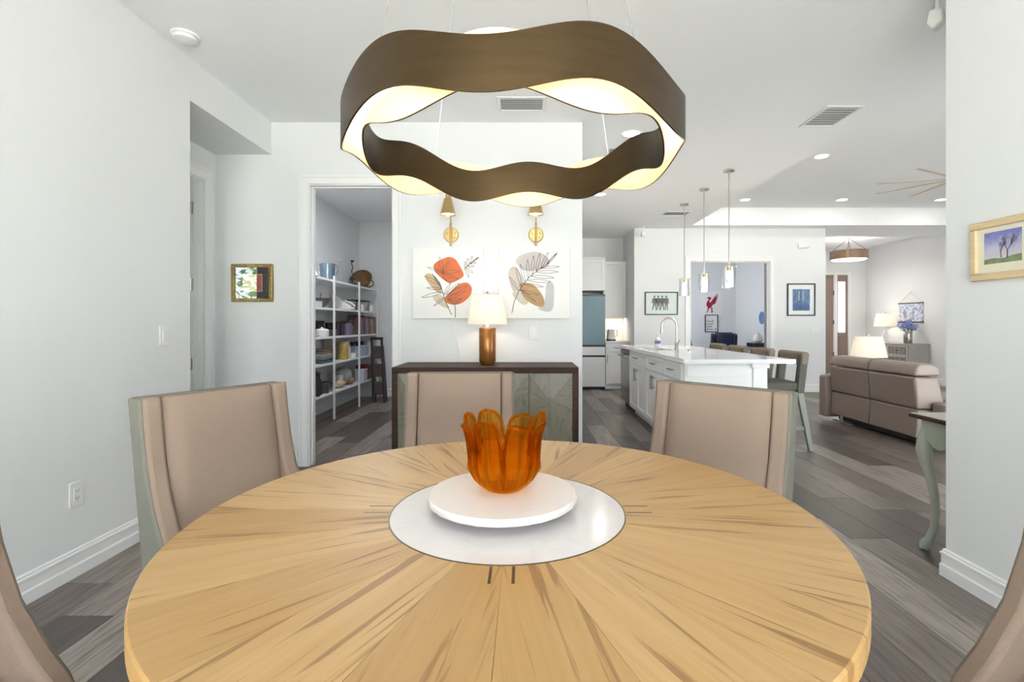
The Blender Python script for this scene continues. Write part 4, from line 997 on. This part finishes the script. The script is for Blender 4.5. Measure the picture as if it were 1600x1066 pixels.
# ------------------------------------------------------------------ living room
sf = thing('reclining_sofa', 'taupe leather two-seat reclining sofa seen from behind', 'sofa', (4.35,5.56,0))
bx = -.48
def sec(y0, y1):
    return y0+.006, y1-.006
for y0, y1 in ((-.69,0),(0,.70)):
    a, b = sec(y0,y1)
    MB().prism([(bx,.10),(bx+.62,.10),(bx+.62,.36),(bx+.02,.38)],a,b,'xz').obj('lower_back_panel', LEATHER, sf, bevel=.015, seg=3)
    MB().prism([(bx+.010,.385),(bx+.30,.385),(bx+.22,.70),(bx-.012,.705)],a,b,'xz').obj('upper_back_panel', LEATHER, sf, bevel=.022, seg=3)
    MB().prism([(bx-.012,.715),(bx+.0,.80),(bx+.05,.838),(bx+.15,.840),(bx+.24,.80),(bx+.245,.715)],a+.004,b-.004,'xz').obj('headrest', LEATHER, sf, bevel=.02, seg=3)
    MB().box(bx+.30,.46,a,b,.36,.47).obj('seat_cushion', LEATHER, sf, bevel=.03, seg=3)
MB().prism([(bx-.05,.05),(.48,.05),(.48,.58),(bx+.10,.60),(bx-.05,.57)],.71,.86,'xz').obj('arm', LEATHER, sf, bevel=.025, seg=3)
MB().prism([(bx+.12,.05),(.48,.05),(.48,.46),(bx+.14,.46)],-.86,-.70,'xz').obj('arm', LEATHER, sf, bevel=.025, seg=3)
MB().box(bx+.10,.44,-.66,.68,.03,.10).obj('mechanism', BLACK, sf)
for x in (bx+.10,.40):
    for y in (-.60,.62): MB().cyl((x,y,0),.022,.10,14).obj('foot', STEEL, sf, smooth=True)
MB().box(bx+.01,bx+.04,.30,.66,.018,.032).obj('floor_rail', STEEL, sf)

# console table with cabriole legs
SAGE = mat('sage_paint', srgb(164,169,154), .45, noise=.04, nscale=10)
cn = thing('console_table', 'sage green console table with cabriole legs and wooden top by the wall end', 'table', (2.155,2.44,0))
L_, D_ = 1.05, .29
MB().box(-.025,L_,-.012,D_+.012,.715,.737).obj('top', WALNUT, cn, bevel=.007, seg=3)
MB().box(-.015,L_-.01,-.004,D_+.004,.737,.740).obj('top_panel', mat('whitewashed_top', srgb(206,202,194), .4, noise=.06, nscale=10), cn)
apr = [(.05,.715),(D_-.05,.715),(D_-.05,.62),(D_*.72,.60),(D_*.62,.575),(D_*.5,.565),(D_*.38,.575),(D_*.28,.60),(.05,.62)]
MB().prism(apr,.012,.030,'yz').obj('apron', SAGE, cn)
ax = [(.05,.715),(L_-.08,.715),(L_-.08,.62),(L_*.7,.60),(L_*.5,.57),(L_*.3,.60),(.05,.62)]
for y in (.012,D_-.030): MB().prism(ax,y,y+.018,'xz').obj('apron', SAGE, cn)
def cab(cx, cy, sx, sy):
    P = [(0,.715,.030),(.0,.66,.033),(-.010,.60,.040),(-.016,.545,.038),(-.010,.48,.031),(.006,.40,.026),(.018,.30,.022),(.022,.20,.019),(.016,.12,.018),(.002,.06,.020),(-.012,.028,.027),(-.012,.012,.027),(-.004,0,.020)]
    m = MB(); m.tube([(cx+sx*d,cy+sy*d*.8,z) for d,z,r in P],[r for _,_,r in P],14); return m
for cx, sx in ((.045,1),(L_-.07,-1)):
    for cy, sy in ((.045,1),(D_-.045,-1)): cab(cx,cy,sx,sy).obj('cabriole_leg', SAGE, cn, smooth=True).data.shade_smooth()

# dresser against the great-room wall
dr = thing('lattice_dresser', 'silver grey dresser with lattice-front drawers against the far living-room wall', 'dresser', (7.885,10.72,0), R(-90))
SILV = mat('silver_wood', srgb(158,154,148), .45, noise=.1, nscale=10, stretch=(1,6,1)); MIRR = mat('mirror_panel', srgb(170,172,178), .15, .9)
Wd = 1.18
MB().box(-Wd/2,Wd/2,.0,.43,.12,.80).obj('body', SILV, dr, bevel=.004)
MB().box(-Wd/2-.01,Wd/2+.01,-.02,.435,.80,.825).obj('top', SILV, dr, bevel=.004)
for x in (-Wd/2+.05,Wd/2-.05):
    for y in (.03,.38): MB().taper(x-.018,x+.018,y-.018,y+.018,0,x-.025,x+.025,y-.025,y+.025,.12).obj('leg', SILV, dr)
LATT = mat('lattice_white', srgb(206,204,200), .4)
for j in range(3):
    for i in range(2):
        w, h = Wd/2-.03, .205; d_ = MB().box(0,w,-.012,0,0,h).obj('drawer', MIRR, dr, loc=(-Wd/2+.02+i*(Wd/2-.01),0,.135+j*.22))
        m = MB(); m.box(0,w,-.020,-.012,0,.014).box(0,w,-.020,-.012,h-.014,h).box(0,.014,-.020,-.012,.014,h-.014).box(w-.014,w,-.020,-.012,.014,h-.014)
        for k in range(5):
            cx = w*(k+.5)/5; hw = w/10
            dm = [(cx-hw,h/2),(cx,h-.01),(cx+hw,h/2),(cx,.01),(cx-hw,h/2)]
            m.ribbon(dm,.010,-.0165); m.ribbon([(cx-hw,.01),(cx,h/2),(cx+hw,.01)],.010,-.0160); m.ribbon([(cx-hw,h-.01),(cx,h/2),(cx+hw,h-.01)],.010,-.0160)
        m.obj('lattice', LATT, d_)
        MB().ball((w/2,-.03,h/2),.016).obj('knob', DKGREY, d_, smooth=True)
gl = thing('glass_table_lamp', 'clear glass table lamp with white shade on the lattice dresser', 'lamp', (8.08,11.05,.826))
MB().lathe([(.0001,0),(.09,0),(.09,.012),(.035,.03),(.028,.06),(.055,.11),(.06,.16),(.03,.25),(.018,.30),(.0001,.30)], 28).obj('glass_base', SHADEGLASS, gl, smooth=True)
MB().cyl((0,0,.30),.008,.33,10).obj('stem', STEEL, gl)
MB().lathe([(.225,.355),(.165,.645),(.163,.644),(.223,.356),(.225,.355)], 40).obj('lamp_shade', SHADE, gl, smooth=True)
MB().lathe([(.0001,.63),(.008,.63),(.012,.66),(.006,.685),(.0001,.69)], 12).tube([(-.16,0,.64),(.16,0,.64)],.003,6).obj('finial', STEEL, gl, smooth=True)
MB().ball((0,0,.47),.03).obj('bulb', BULB, gl, smooth=True)
lightobj('lamp_light', 'POINT', (0,0,.47), LAMP['table'], gl, (1,.88,.72), shadow_soft_size=.04)
vs_ = thing('flower_vase', 'mirrored vase of blue hydrangeas on the lattice dresser', 'vase', (8.08,10.40,.826))
MB().lathe([(.0001,0),(.07,0),(.078,.02),(.078,.24),(.074,.255),(.068,.255),(.070,.03),(.0001,.03)], 16).obj('vase_body', mat('mercury_glass', srgb(160,156,152), .25, .8, noise=.35, nscale=18), vs_, bevel=.004)
BLUEF = [mat('petal_%d' % i, srgb(*c_), .8, noise=.25, nscale=30) for i, c_ in enumerate(((160,170,218),(184,190,228),(140,152,206)))]
random.seed(5)
for i in range(9):
    a = 2*math.pi*i/8; rr = 0 if i == 8 else .12
    m = MB(); cx, cy, cz = rr*math.cos(a), rr*math.sin(a), .36+(.07 if i == 8 else random.uniform(-.01,.02))
    for q in range(46):
        u = random.uniform(-1,1); th = random.uniform(0,2*math.pi); s = math.sqrt(1-u*u); p = Vector((s*math.cos(th),s*math.sin(th),u))
        t1_ = p.orthogonal().normalized(); t2_ = p.cross(t1_); c0 = Vector((cx,cy,cz))+p*.062*Vector((1,1,.8)).length/1.6
        m.add([c0+t1_*.02, c0+t2_*.02+p*.004, c0-t1_*.02, c0-t2_*.02+p*.004, c0-p*.03], [(0,1,4),(1,2,4),(2,3,4),(3,0,4),(0,3,2,1)])
    f_ = m.obj('flower_head', BLUEF[i % 3], vs_)
    MB().tube([(cx*.3,cy*.3,.20),(cx*.8,cy*.8,.34)],.004,6).obj('stem', mat('stem_green', srgb(66,96,58), .7) if i == 0 else bpy.data.materials['stem_green'], vs_)
for i in range(6):
    a = 2*math.pi*i/6+.3; c0 = Vector((.12*math.cos(a),.12*math.sin(a),.28)); t_ = Vector((math.cos(a),math.sin(a),-.25)); n_ = Vector((-math.sin(a),math.cos(a),0))
    MB().add([c0-t_*.05, c0+n_*.03, c0+t_*.07, c0-n_*.03, c0+Vector((0,0,.012))], [(0,1,4),(1,2,4),(2,3,4),(3,0,4),(0,3,2,1)]).obj('leaf', bpy.data.materials['stem_green'], vs_)
wh = thing('wall_hanging', 'hanging canvas scroll of pale blue brushwork between two black rods', 'wall hanging', (8.33,10.635,1.27), R(-90))
def brushmat():
    m, nt, p = nodes_of('blue_brushwork'); L = nt.links.new; N = nt.nodes.new
    tc = N('ShaderNodeTexCoord'); n = N('ShaderNodeTexNoise'); n.inputs['Scale'].default_value = 7; n.inputs['Detail'].default_value = 8; n.inputs['Distortion'].default_value = 2.5; L(tc.outputs['Object'], n.inputs['Vector'])
    cr = N('ShaderNodeValToRGB'); e = cr.color_ramp.elements; e[0].position = .36; e[0].color = srgb(126,142,186); e[1].position = .56; e[1].color = srgb(226,228,234)
    L(n.outputs['Fac'], cr.inputs[0]); L(cr.outputs[0], p.inputs['Base Color']); p.inputs['Roughness'].default_value = .85; return m
MB().box(-.33,.33,-.014,-.010,.01,.41).obj('scroll', brushmat(), wh)
MB().box(-.345,.345,-.024,-.004,.405,.43).obj('top_rod', BLACK, wh); MB().box(-.345,.345,-.024,-.004,-.005,.02).obj('bottom_rod', BLACK, wh)
MB().tube([(-.32,-.012,.43),(0,-.008,.66),(.32,-.012,.43)],.004,6).obj('cord', mat('jute', srgb(206,200,190), .9), wh)
MB().cyl((0,-.012,.655),.006,.012,8,axis='y').obj('nail', STEEL, wh)

# end table with drum lamp beyond the sofa
et = thing('end_table', 'small end table behind the sofa carrying the drum lamp', 'table', (4.98,7.15,0))
MB().box(-.25,.25,-.25,.25,.52,.55).obj('top', WALNUT, et, bevel=.004)
for x in (-.22,.22):
    for y in (-.22,.22): MB().box(x-.018,x+.018,y-.018,y+.018,0,.52).obj('leg', WALNUT, et)
el = thing('table_lamp', 'white pleated drum table lamp on the end table behind the sofa', 'lamp', (4.98,7.15,.551))
MB().lathe([(.0001,0),(.08,0),(.085,.02),(.05,.05),(.065,.11),(.05,.18),(.015,.22),(.0001,.22)], 28).obj('base', PLASTIC, el, smooth=True)
MB().lathe([(.232,.205),(.172,.50),(.170,.499),(.230,.206),(.232,.205)], 72, fr=lambda a,z: 1+.006*math.cos(36*a)).obj('lamp_shade', SHADE, el, smooth=True)
MB().cyl((0,0,.22),.006,.30,8).tube([(-.165,0,.495),(.165,0,.495)],.003,6).ball((0,0,.53),.016,nu=12,nv=8).obj('finial', STEEL, el, smooth=True)
lightobj('lamp_light', 'POINT', (0,0,.34), LAMP['table'], el, (1,.88,.72), shadow_soft_size=.04)
MB().ball((0,0,.34),.03).obj('bulb', BULB, el, smooth=True)

# foyer drum pendant
fp = thing('drum_pendant', 'wooden ring drum pendant hanging in the foyer', 'pendant', (6.96,10.6,FH))
WOODB = mat('ash_brown_wood', srgb(150,122,102), .55, noise=.15, nscale=10, stretch=(1,1,8))
MB().lathe([(.0001,0),(.06,0),(.06,-.02),(.0001,-.02)], 24).obj('canopy', STEEL, fp, smooth=True)
MB().cyl((0,0,-.27),.006,.25,8).obj('stem', STEEL, fp)
for k in range(4):
    a = R(45+90*k+8); MB().tube([(.02*math.cos(a),.02*math.sin(a),-.03),(.325*math.cos(a),.325*math.sin(a),-.29)],.005,6).obj('suspension_arm', DKGREY, fp)
    MB().box(-.022,.022,-.012,.012,-.47,-.275).obj('clip', BRASS, fp, loc=(.342*math.cos(a),.342*math.sin(a),0), rot=(0,0,a+R(90)))
MB().lathe([(.335,-.29),(.345,-.29),(.345,-.475),(.335,-.475),(.335,-.29)], 48).obj('wood_ring', WOODB, fp, smooth=True)
MB().lathe([(.0001,-.485),(.31,-.485),(.325,-.475),(.33,-.46),(.0001,-.46)], 48).obj('diffuser', emit('foyer_glow',(1,.90,.74,1),6), fp, smooth=True)
lightobj('foyer_light', 'AREA', (0,0,-.490), LAMP['foyer'], fp, (1,.90,.76), shape='DISK', size=.55)

# ------------------------------------------------------------------ pantry
sh = thing('pantry_shelving', 'white open metal shelving unit along the pantry wall', 'shelf', (-2.68,6.65,0))
ZS = (.355,.74,1.076,1.44,1.81); SY0, SY1 = 4.75, 8.28
for z in ZS: MB().box(-.17,.18,SY0-6.65,SY1-6.65,z-.028,z).obj('shelf_board', WHITE, sh, bevel=.002)
for y in (5.42,6.38,7.34,8.25):
    MB().box(.180,.198,y-.02-6.65,y+.02-6.65,0,1.86).obj('post', WHITE, sh, bevel=.002)
    MB().box(-.17,-.155,y-.015-6.65,y+.015-6.65,0,1.86).obj('rear_post', WHITE, sh)
S5, S4, S3, S2, S1 = [z+.0012 for z in ZS]
PX = -2.60
def item(name, label, cat, x, y, z, rz=0): return thing(name, label, cat, (x,y,z), rz)
mm = {}
def cm(c_, rough=.5, metal=0, noise=0):
    k = (c_, rough, metal, noise)
    if k not in mm: mm[k] = mat('item_%d_%d_%d_%d' % (*c_, len(mm)), srgb(*c_), rough, metal, noise=noise, nscale=25)
    return mm[k]
def bottle(name, lab, x, y, z, r, h, body, cap, neck=.35):
    t = item(name, lab, 'bottle', x, y, z)
    MB().lathe([(.0001,0),(r,0),(r,h*.55),(r*neck,h*.75),(r*neck,h*.93),(.0001,h*.93)], 20).obj('body', body, t, smooth=True)
    MB().cyl((0,0,h*.93),r*neck*1.25,h*.07,14).obj('cap', cap, t, smooth=True); return t
def jar(name, lab, x, y, z, r, h, body, lid, cat='jar'):
    t = item(name, lab, cat, x, y, z)
    MB().lathe([(.0001,0),(r*.95,0),(r,.01),(r,h*.82),(r*.85,h*.88),(.0001,h*.88)], 20).obj('body', body, t, smooth=True)
    MB().cyl((0,0,h*.88),r*.9,h*.12,18).obj('lid', lid, t, smooth=True); return t
def bowl_(name, lab, x, y, z, r, h, m_):
    t = item(name, lab, 'bowl', x, y, z)
    MB().lathe([(.0001,0),(r*.45,0),(r*.8,h*.45),(r,h),(r*.96,h),(r*.75,h*.5),(r*.4,.012),(.0001,.012)], 28).obj('bowl_body', m_, t, smooth=True)
    MB().lathe([(r*.44,0),(r*.46,-.0005),(r*.46,.008),(r*.44,.008)],20).obj('foot_ring', m_, t); return t
def carton(name, lab, x, y, z, w, d, h, m_, lidm, cat='box', rz=0):
    t = item(name, lab, cat, x, y, z, rz)
    MB().box(-w/2,w/2,-d/2,d/2,0,h*.86).obj('body', m_, t, bevel=.006)
    MB().box(-w/2-.004,w/2+.004,-d/2-.004,d/2+.004,h*.86,h).obj('lid', lidm, t, bevel=.006); return t
def pan(name, lab, x, y, z, r, h, m_, rz, handle=True):
    t = item(name, lab, 'pot', x, y, z, rz)
    MB().lathe([(.0001,0),(r*.9,0),(r,.012),(r,h),(r*.96,h),(r*.9,.012),(.0001,.010)], 28).obj('pot_body', m_, t, smooth=True)
    if handle: MB().tube([(0,-r,h*.8),(0,-r-.06,h*.95),(0,-r-.15,h)],.010,8).obj('handle', BLACK, t, smooth=True)
    return t
CG = GLASS
# top shelf
bottle('glass_carafe','clear glass carafe with grey stopper on the top pantry shelf',PX,5.97,S1,.065,.30,CG,cm((150,148,150)),.45)
t = item('white_funnel','small white cone funnel beside the glass carafe in the pantry','funnel',-2.53,5.84,S1)
MB().lathe([(.06,0),(.012,.10),(.012,.14),(.009,.14),(.009,.10),(.056,0),(.06,0)],24).obj('cone', PLASTIC, t, smooth=True)
MB().tube([(.05,0,.01),(.075,0,.02),(.07,0,.05)],.004,6).obj('grip', PLASTIC, t)
t = item('metal_pitcher','blue-grey metal pitcher with a loop handle on the top pantry shelf','pitcher',-2.62,6.48,S1,R(-20))
MB().lathe([(.0001,0),(.085,0),(.085,.01),(.095,.18),(.102,.215),(.098,.215),(.09,.18),(.08,.01),(.0001,.01)],28).obj('body', cm((130,150,168),.25,.7), t, smooth=True)
MB().tube([(.092,0,.18),(.16,0,.19),(.17,0,.12),(.13,0,.06),(.088,0,.05)],.009,8).obj('handle', CHROME, t, smooth=True)
bottle('glass_bottle','tall slim clear bottle standing on the top pantry shelf',-2.58,6.82,S1,.04,.32,CG,cm((190,190,192)),.4)
t = item('iron_candlestick','dark twisted iron candlestick on the top pantry shelf','candlestick',-2.56,7.24,S1)
MB().lathe([(.0001,0),(.05,0),(.045,.02),(.012,.03),(.0001,.03)],20).obj('base', BLACK, t, smooth=True)
MB().tube([(.008*math.cos(q*1.3),.008*math.sin(q*1.3),.03+q*.023) for q in range(14)],.008,6).obj('twisted_stem', BLACK, t, smooth=True)
MB().lathe([(.0001,.33),(.022,.335),(.026,.36),(.0001,.36)],14).obj('cup', BLACK, t, smooth=True)
for k in range(3): MB().ball((.03*math.cos(k*2.1),.03*math.sin(k*2.1),.09),.018,nu=10,nv=8).obj('knot', BLACK, t, smooth=True)
carton('grey_tin','small grey tin next to the iron candlestick in the pantry',-2.60,7.46,S1,.10,.14,.075,cm((112,110,112),.4,.5),cm((128,126,126),.4,.5))
WICK = cm((128,98,64),.8,0,.35)
t = item('wicker_basket','brown wicker basket tipped on its side with hoop handle on the top pantry shelf','basket',-2.66,8.02,S1+.0,R(0))
bk = MB().lathe([(.0001,0),(.10,0),(.14,.05),(.165,.12),(.157,.12),(.132,.05),(.095,.012),(.0001,.012)],32,fr=lambda a,z:1+.03*math.cos(24*a+z*160)).move(rx=R(58))
mnz = min(p[2] for p in bk.v); bk.move(z=-mnz); bk.obj('basket_body', WICK, t, smooth=True)
MB().tube([(.165*math.cos(R(q)),.165*math.sin(R(q)),.12) for q in range(0,361,15)],.012,8,cap=False).move(rx=R(58)).move(z=-mnz).obj('rim', cm((104,78,52),.8), t, smooth=True)
MB().tube([(.15,-.10,.14),(.20,-.12,.10),(.215,-.14,.055),(.17,-.16,.018),(.06,-.17,.012),(-.06,-.17,.014)],.009,8).obj('handle', cm((84,62,44),.7), t, smooth=True)
# second shelf
carton('white_packet','crumpled white packet at the near end of the second pantry shelf',-2.56,5.96,S2,.12,.14,.07,cm((214,212,210)),cm((222,222,220)))
t = bowl_('grey_mixing_bowl','dark grey mixing bowl with a spoon on the second pantry shelf',-2.68,6.34,S2,.155,.125,cm((92,86,78),.4))
MB().tube([(0,.02,.02),(.01,.06,.20)],.008,6).obj('spoon', CHROME, t)
t = item('watering_jug','white plastic pouring jug tipped over on the second pantry shelf','jug',-2.66,7.16,S2,R(-90))
MB().prism([(-.17,.24),(-.13,.22),(-.02,.15),(.13,.05),(.14,.0),(-.06,.0),(-.13,.05)],-.05,.05,'yz').obj('jug_body', PLASTIC, t, bevel=.02, seg=3)
MB().tube([(.05,.04,.13),(.055,.13,.10),(.05,.19,.05),(.05,.18,.02),(.05,.12,.015)],.013,8).obj('handle', PLASTIC, t, smooth=True)
t = item('wire_rack','black wire cooling rack on the second pantry shelf','rack',-2.625,7.72,S2)
m = MB()
for q in range(7): m.tube([(-.12,-.21+.07*q,.16),(.10,-.21+.07*q,.16)],.005,6)
m.obj('bars', BLACK, t); MB().tube([(-.12,-.22,.16),(.10,-.22,.16),(.10,.22,.16),(-.12,.22,.16)],.007,6).obj('rim_wire', BLACK, t)
for x_ in (-.11,.09):
    for y_ in (-.20,.20): MB().cyl((x_,y_,0),.006,.16,8).obj('leg', BLACK, t)
jar('ceramic_canister','white ceramic canister under the wire rack in the pantry',-2.57,7.62,S2,.05,.10,PLASTIC,PLASTIC)
bowl_('grey_cup','grey cup under the wire rack in the pantry',-2.585,7.80,S2,.065,.12,cm((176,170,162),.4))
jar('white_mug','white lidded mug at the far end of the second pantry shelf',-2.56,8.08,S2,.05,.11,PLASTIC,PLASTIC,'mug')
# third shelf
t = item('serving_platter','flat white platter at the near end of the third pantry shelf','plate',-2.63,5.93,S3)
MB().lathe([(.0001,0),(.08,0),(.13,.02),(.133,.024),(.08,.010),(.0001,.008)],30).obj('platter', PLASTIC, t, smooth=True)
MB().lathe([(.06,-.0002),(.066,-.0002),(.066,.006),(.06,.006)],20).obj('foot_ring', PLASTIC, t)
pan('white_casserole','small white lidded casserole on the third pantry shelf',-2.585,6.22,S3,.085,.075,PLASTIC,0,False)
solo(MB().lathe([(.0001,0),(.088,0),(.07,.018),(.018,.026),(.012,.04),(.0001,.044)],24),'casserole_lid',PLASTIC,'white knobbed lid resting on the casserole in the pantry','lid',(-2.585,6.22,S3+.0755),smooth=True)
carton('black_appliance_box','black box behind the white casserole on the third pantry shelf',-2.74,6.44,S3,.12,.18,.20,BLACK,cm((40,38,42)))
carton('plum_box','low plum coloured box on the third pantry shelf',-2.58,6.46,S3,.14,.12,.085,cm((96,76,84)),cm((120,104,108)))
pan('dark_saucepan','dark saucepan stacked on the plum box in the pantry',-2.58,6.46,S3+.086,.06,.09,cm((34,32,36),.3,.4),R(200))
for i,(y_,h__) in enumerate(((6.76,.19),(6.86,.17),(6.95,.2))):
    bottle('spice_bottle',('medium','short','tall')[i]+' dark bottle of three beside the violet jar on the third pantry shelf',-2.60+.03*(i%2),y_,S3,.035,h__,cm((40,36,42),.3),BLACK,.6)['group'] = 'dark bottles on the third pantry shelf'
jar('violet_jar','violet glass jar with dark lid on the third pantry shelf',-2.575,7.07,S3,.062,.19,cm((112,98,128),.3),cm((60,56,64)))
bottle('green_bottle','olive green bottle on the third pantry shelf',-2.60,7.24,S3,.055,.22,cm((96,100,58),.25),cm((70,72,50)),.6)
bags = [((92,66,78),.30),((118,92,110),.27),((84,60,72),.29),((140,116,128),.26),((110,84,84),.28),((156,132,128),.25),((126,96,72),.27)]
for i,(c_,h__) in enumerate(bags):
    t = item('cereal_packet','%s packet standing in the row on the third pantry shelf' % ('dark plum','mauve','deep maroon','dusty pink','rosy brown','pale pink','tan')[i],'packet',-2.60,7.40+i*.132,S3,R(random.uniform(-6,6))); t['group'] = 'packets on the third pantry shelf'
    MB().taper(-.09,.09,-.05,.05,0,-.085,.085,-.035,.035,h__*.88).obj('packet_body', cm(c_,.5,0,.25), t, bevel=.008)
    MB().box(-.085,.085,-.006,.006,h__*.87,h__).obj('folded_top', cm(c_,.5,0,.25), t)
# fourth shelf
bowl_('white_bowl','large white bowl at the near end of the fourth pantry shelf',-2.66,5.86,S4,.14,.13,PLASTIC)
for i in range(6):
    t = item('stacked_tray','%s shallow tray%s in the tray stack on the fourth pantry shelf' % (('slate blue','blue grey','pale taupe','off-white','grey','brown')[i], (' at the bottom','','','','',' on top')[i]),'tray',-2.645,6.26,S4+i*.0285,R(random.uniform(-5,5))); t['group'] = 'stack of trays on the fourth pantry shelf'
    c_ = ((86,104,122),(120,132,138),(176,170,164),(206,202,196),(150,146,138),(126,112,96))[i]
    MB().taper(-.12,.12,-.19,.19,0,-.135,.135,-.21,.21,.024).obj('tray_body', cm(c_,.5,0,.1), t, bevel=.004)
    MB().box(-.137,.137,-.212,.212,.024,.028).obj('tray_rim', cm(c_,.5,0,.1), t)
jar('pasta_jar','tall glass jar of yellow pasta on the fourth pantry shelf',-2.58,6.92,S4,.075,.25,cm((176,152,84),.4,0,.3),cm((170,160,146)))
t = carton('tall_carton','tall beige carton behind the pasta jar in the pantry',-2.75,6.90,S4,.12,.16,.28,cm((176,160,138)),cm((190,178,160)))
bottle('oil_bottle','pale bottle beside the pasta jar on the fourth pantry shelf',-2.58,7.10,S4,.045,.27,cm((196,180,160),.3),cm((150,120,96)),.5)
jar('white_tub','small white tub on the fourth pantry shelf',-2.545,7.215,S4,.045,.07,PLASTIC,PLASTIC,'tub')
carton('storage_bin','pale blue plastic bin on the fourth pantry shelf',-2.625,7.66,S4,.20,.46,.16,cm((176,186,204),.4),cm((188,196,212),.4),'bin')
for i in range(4): bowl_('dark_dish','dark dish piled on the pale blue plastic bin in the pantry',-2.645+.03*(i%2),7.49+.11*i,S4+.162,.040,.06,cm((58,56,62),.4))['group'] = 'dark dishes on the blue bin'
t = item('paper_roll','white paper roll standing at the far end of the fourth pantry shelf','roll',-2.57,8.05,S4)
MB().lathe([(.018,0),(.055,0),(.055,.22),(.018,.22),(.018,0)],24).obj('paper', PLASTIC, t, smooth=True); MB().lathe([(.014,0),(.0175,0),(.0175,.22),(.014,.22),(.014,0)],16).obj('core', cm((150,120,90)), t)
# bottom shelf
for i,(y_,r_,h__) in enumerate(((5.84,.04,.30),(5.96,.05,.24),(6.08,.045,.28))):
    bottle('black_bottle',('tallest','shortest','middle-height')[i]+' black bottle of three at the near end of the bottom pantry shelf',-2.57+.02*(i%2),y_,S5,r_,h__,BLACK,cm((60,50,50)),.5)['group'] = 'black bottles on the bottom pantry shelf'
jar('steel_canister','dark steel canister on the bottom pantry shelf',-2.565,6.24,S5,.06,.15,cm((96,96,98),.3,.7),BLACK)
carton('brown_case','tilted brown case on the bottom pantry shelf',-2.76,6.28,S5,.10,.20,.27,cm((88,52,40),.6,0,.2),cm((100,62,48)))
t = bowl_('wooden_bowl','brown wooden bowl on the bottom pantry shelf',-2.66,6.50,S5,.12,.10,cm((104,76,54),.6,0,.2))
t = item('snack_bag','crumpled brown and white bag on the bottom pantry shelf','bag',-2.59,6.79,S5)
MB().ball((0,0,.06),.06,(1.4,2.0,1.0),18,12,.12).obj('bag_body', cm((190,170,150),.5,0,.4), t, smooth=True); MB().prism([(-.05,.08),(.05,.08),(.07,.17),(-.07,.17)],-.01,.01,'xz').obj('bag_mouth', cm((210,206,200)), t)
t = item('plastic_bag','clear grey plastic bag with orange packets on the bottom pantry shelf','bag',-2.66,7.12,S5)
MB().ball((0,0,.13),.13,(1.0,1.5,1.0),20,14,.06).obj('bag_body', cm((150,154,152),.3), t, smooth=True); MB().ball((.09,.05,.06),.06,(.9,1.8,.9),16,10,.1).obj('packets', cm((158,112,74),.5,0,.4), t, smooth=True)
carton('white_carton','white carton at the far end of the bottom pantry shelf',-2.57,7.66,S5,.14,.16,.18,cm((196,198,206)),cm((206,208,214)))
carton('red_carton','dark red carton at the far end of the bottom pantry shelf',-2.62,7.98,S5,.20,.28,.22,cm((104,44,40)),cm((120,56,48)))
# folded step ladder leaning on the back wall
sl = thing('step_ladder', 'folded dark step ladder leaning in the far pantry corner', 'ladder', (-2.315,7.74,0))
LADR = mat('ladder_black', srgb(40,34,36), .45); STEPM = mat('ladder_step', srgb(72,58,54), .5, noise=.15, nscale=12)
Y0, Y1, ZT = 0, .24, 1.0
yl = lambda z: Y0+(Y1-Y0)*z/ZT
for s in (-1,1):
    w0, w1 = .088, .080
    MB().taper(s*w0-.016,s*w0+.016,-.03,.03,0,s*w1-.014-.11,s*w1+.014-.11,Y1-.025,Y1+.025,ZT).obj('rail', LADR, sl, bevel=.004)
    MB().taper(s*w0-.012,s*w0+.012,.08,.12,.0,s*w1-.010-.10,s*w1+.010-.10,Y1+.03,Y1+.055,ZT-.12).obj('rear_rail', LADR, sl)
for z in (.12,.40,.68):
    w_ = .070; q_ = -.11*z/ZT; MB().taper(q_-w_,q_+w_,yl(z)-.02,yl(z)+.012,z,q_-w_-.022,q_+w_-.022,yl(z+.2)-.02,yl(z+.2)+.012,z+.20).obj('step', STEPM, sl, bevel=.004)
MB().box(-.21,-.01,Y1-.03,Y1+.03,ZT-.02,ZT+.02).obj('top_handle', LADR, sl, bevel=.008)

# curtain and tree at the den window (seen reflected in the gilt picture)
cu = MB(); vs = []; fs = []
for i in range(41):
    x = -4.86+.40*i/40; y = 1.07+.025*math.sin(i*1.25); vs += [(x,y,.03),(x,y,2.5)]
fs = [(2*i,2*i+2,2*i+3,2*i+1) for i in range(40)]
cu.add(vs, fs); co = solo(cu, 'window_curtain', mat('blue_grey_curtain', srgb(140,158,184), .9), 'blue-grey curtain at the den window', 'curtain', smooth=True)
k = co.modifiers.new('thick','SOLIDIFY'); k.thickness = .004
tr = thing('garden_tree', 'leafy green tree outside the den window', 'tree', (-6.2,-4.5,-.10))
MB().tube([(0,0,0),(.05,0,1.2),(.0,.1,2.4)],[.14,.10,.07],10).obj('trunk', mat('bark', srgb(96,80,66), .9), tr)
lf = MB(); random.seed(9)
for q in range(1400):
    p = Vector((random.gauss(0,.75),random.gauss(0,.75),2.3+random.gauss(0,.75))); a = Vector((random.gauss(0,1),random.gauss(0,1),random.gauss(0,1))).normalized()*.11; b = a.orthogonal().normalized()*.05
    lf.add([p-a,p+b,p+a,p-b],[(0,1,2,3)])
o = lf.obj('foliage', mat('leaf_green', srgb(90,120,66), .7, noise=.3, nscale=6), tr); o['kind'] = 'stuff'


# lit side rooms: the pantry's own ceiling lamp stands above the door head, the office window beside its doorway; neither is in the picture
lightobj('pantry_lamp_offscreen', 'AREA', (-1.75,5.6,H-.02), 20, None, (.97,.98,1), shape='DISK', size=.25)
lightobj('office_window_offscreen', 'AREA', (2.44,11.0,1.5), 26, None, (.90,.94,1), rot=(0,R(-90),0), shape='RECTANGLE', size=1.4, size_y=1.2)
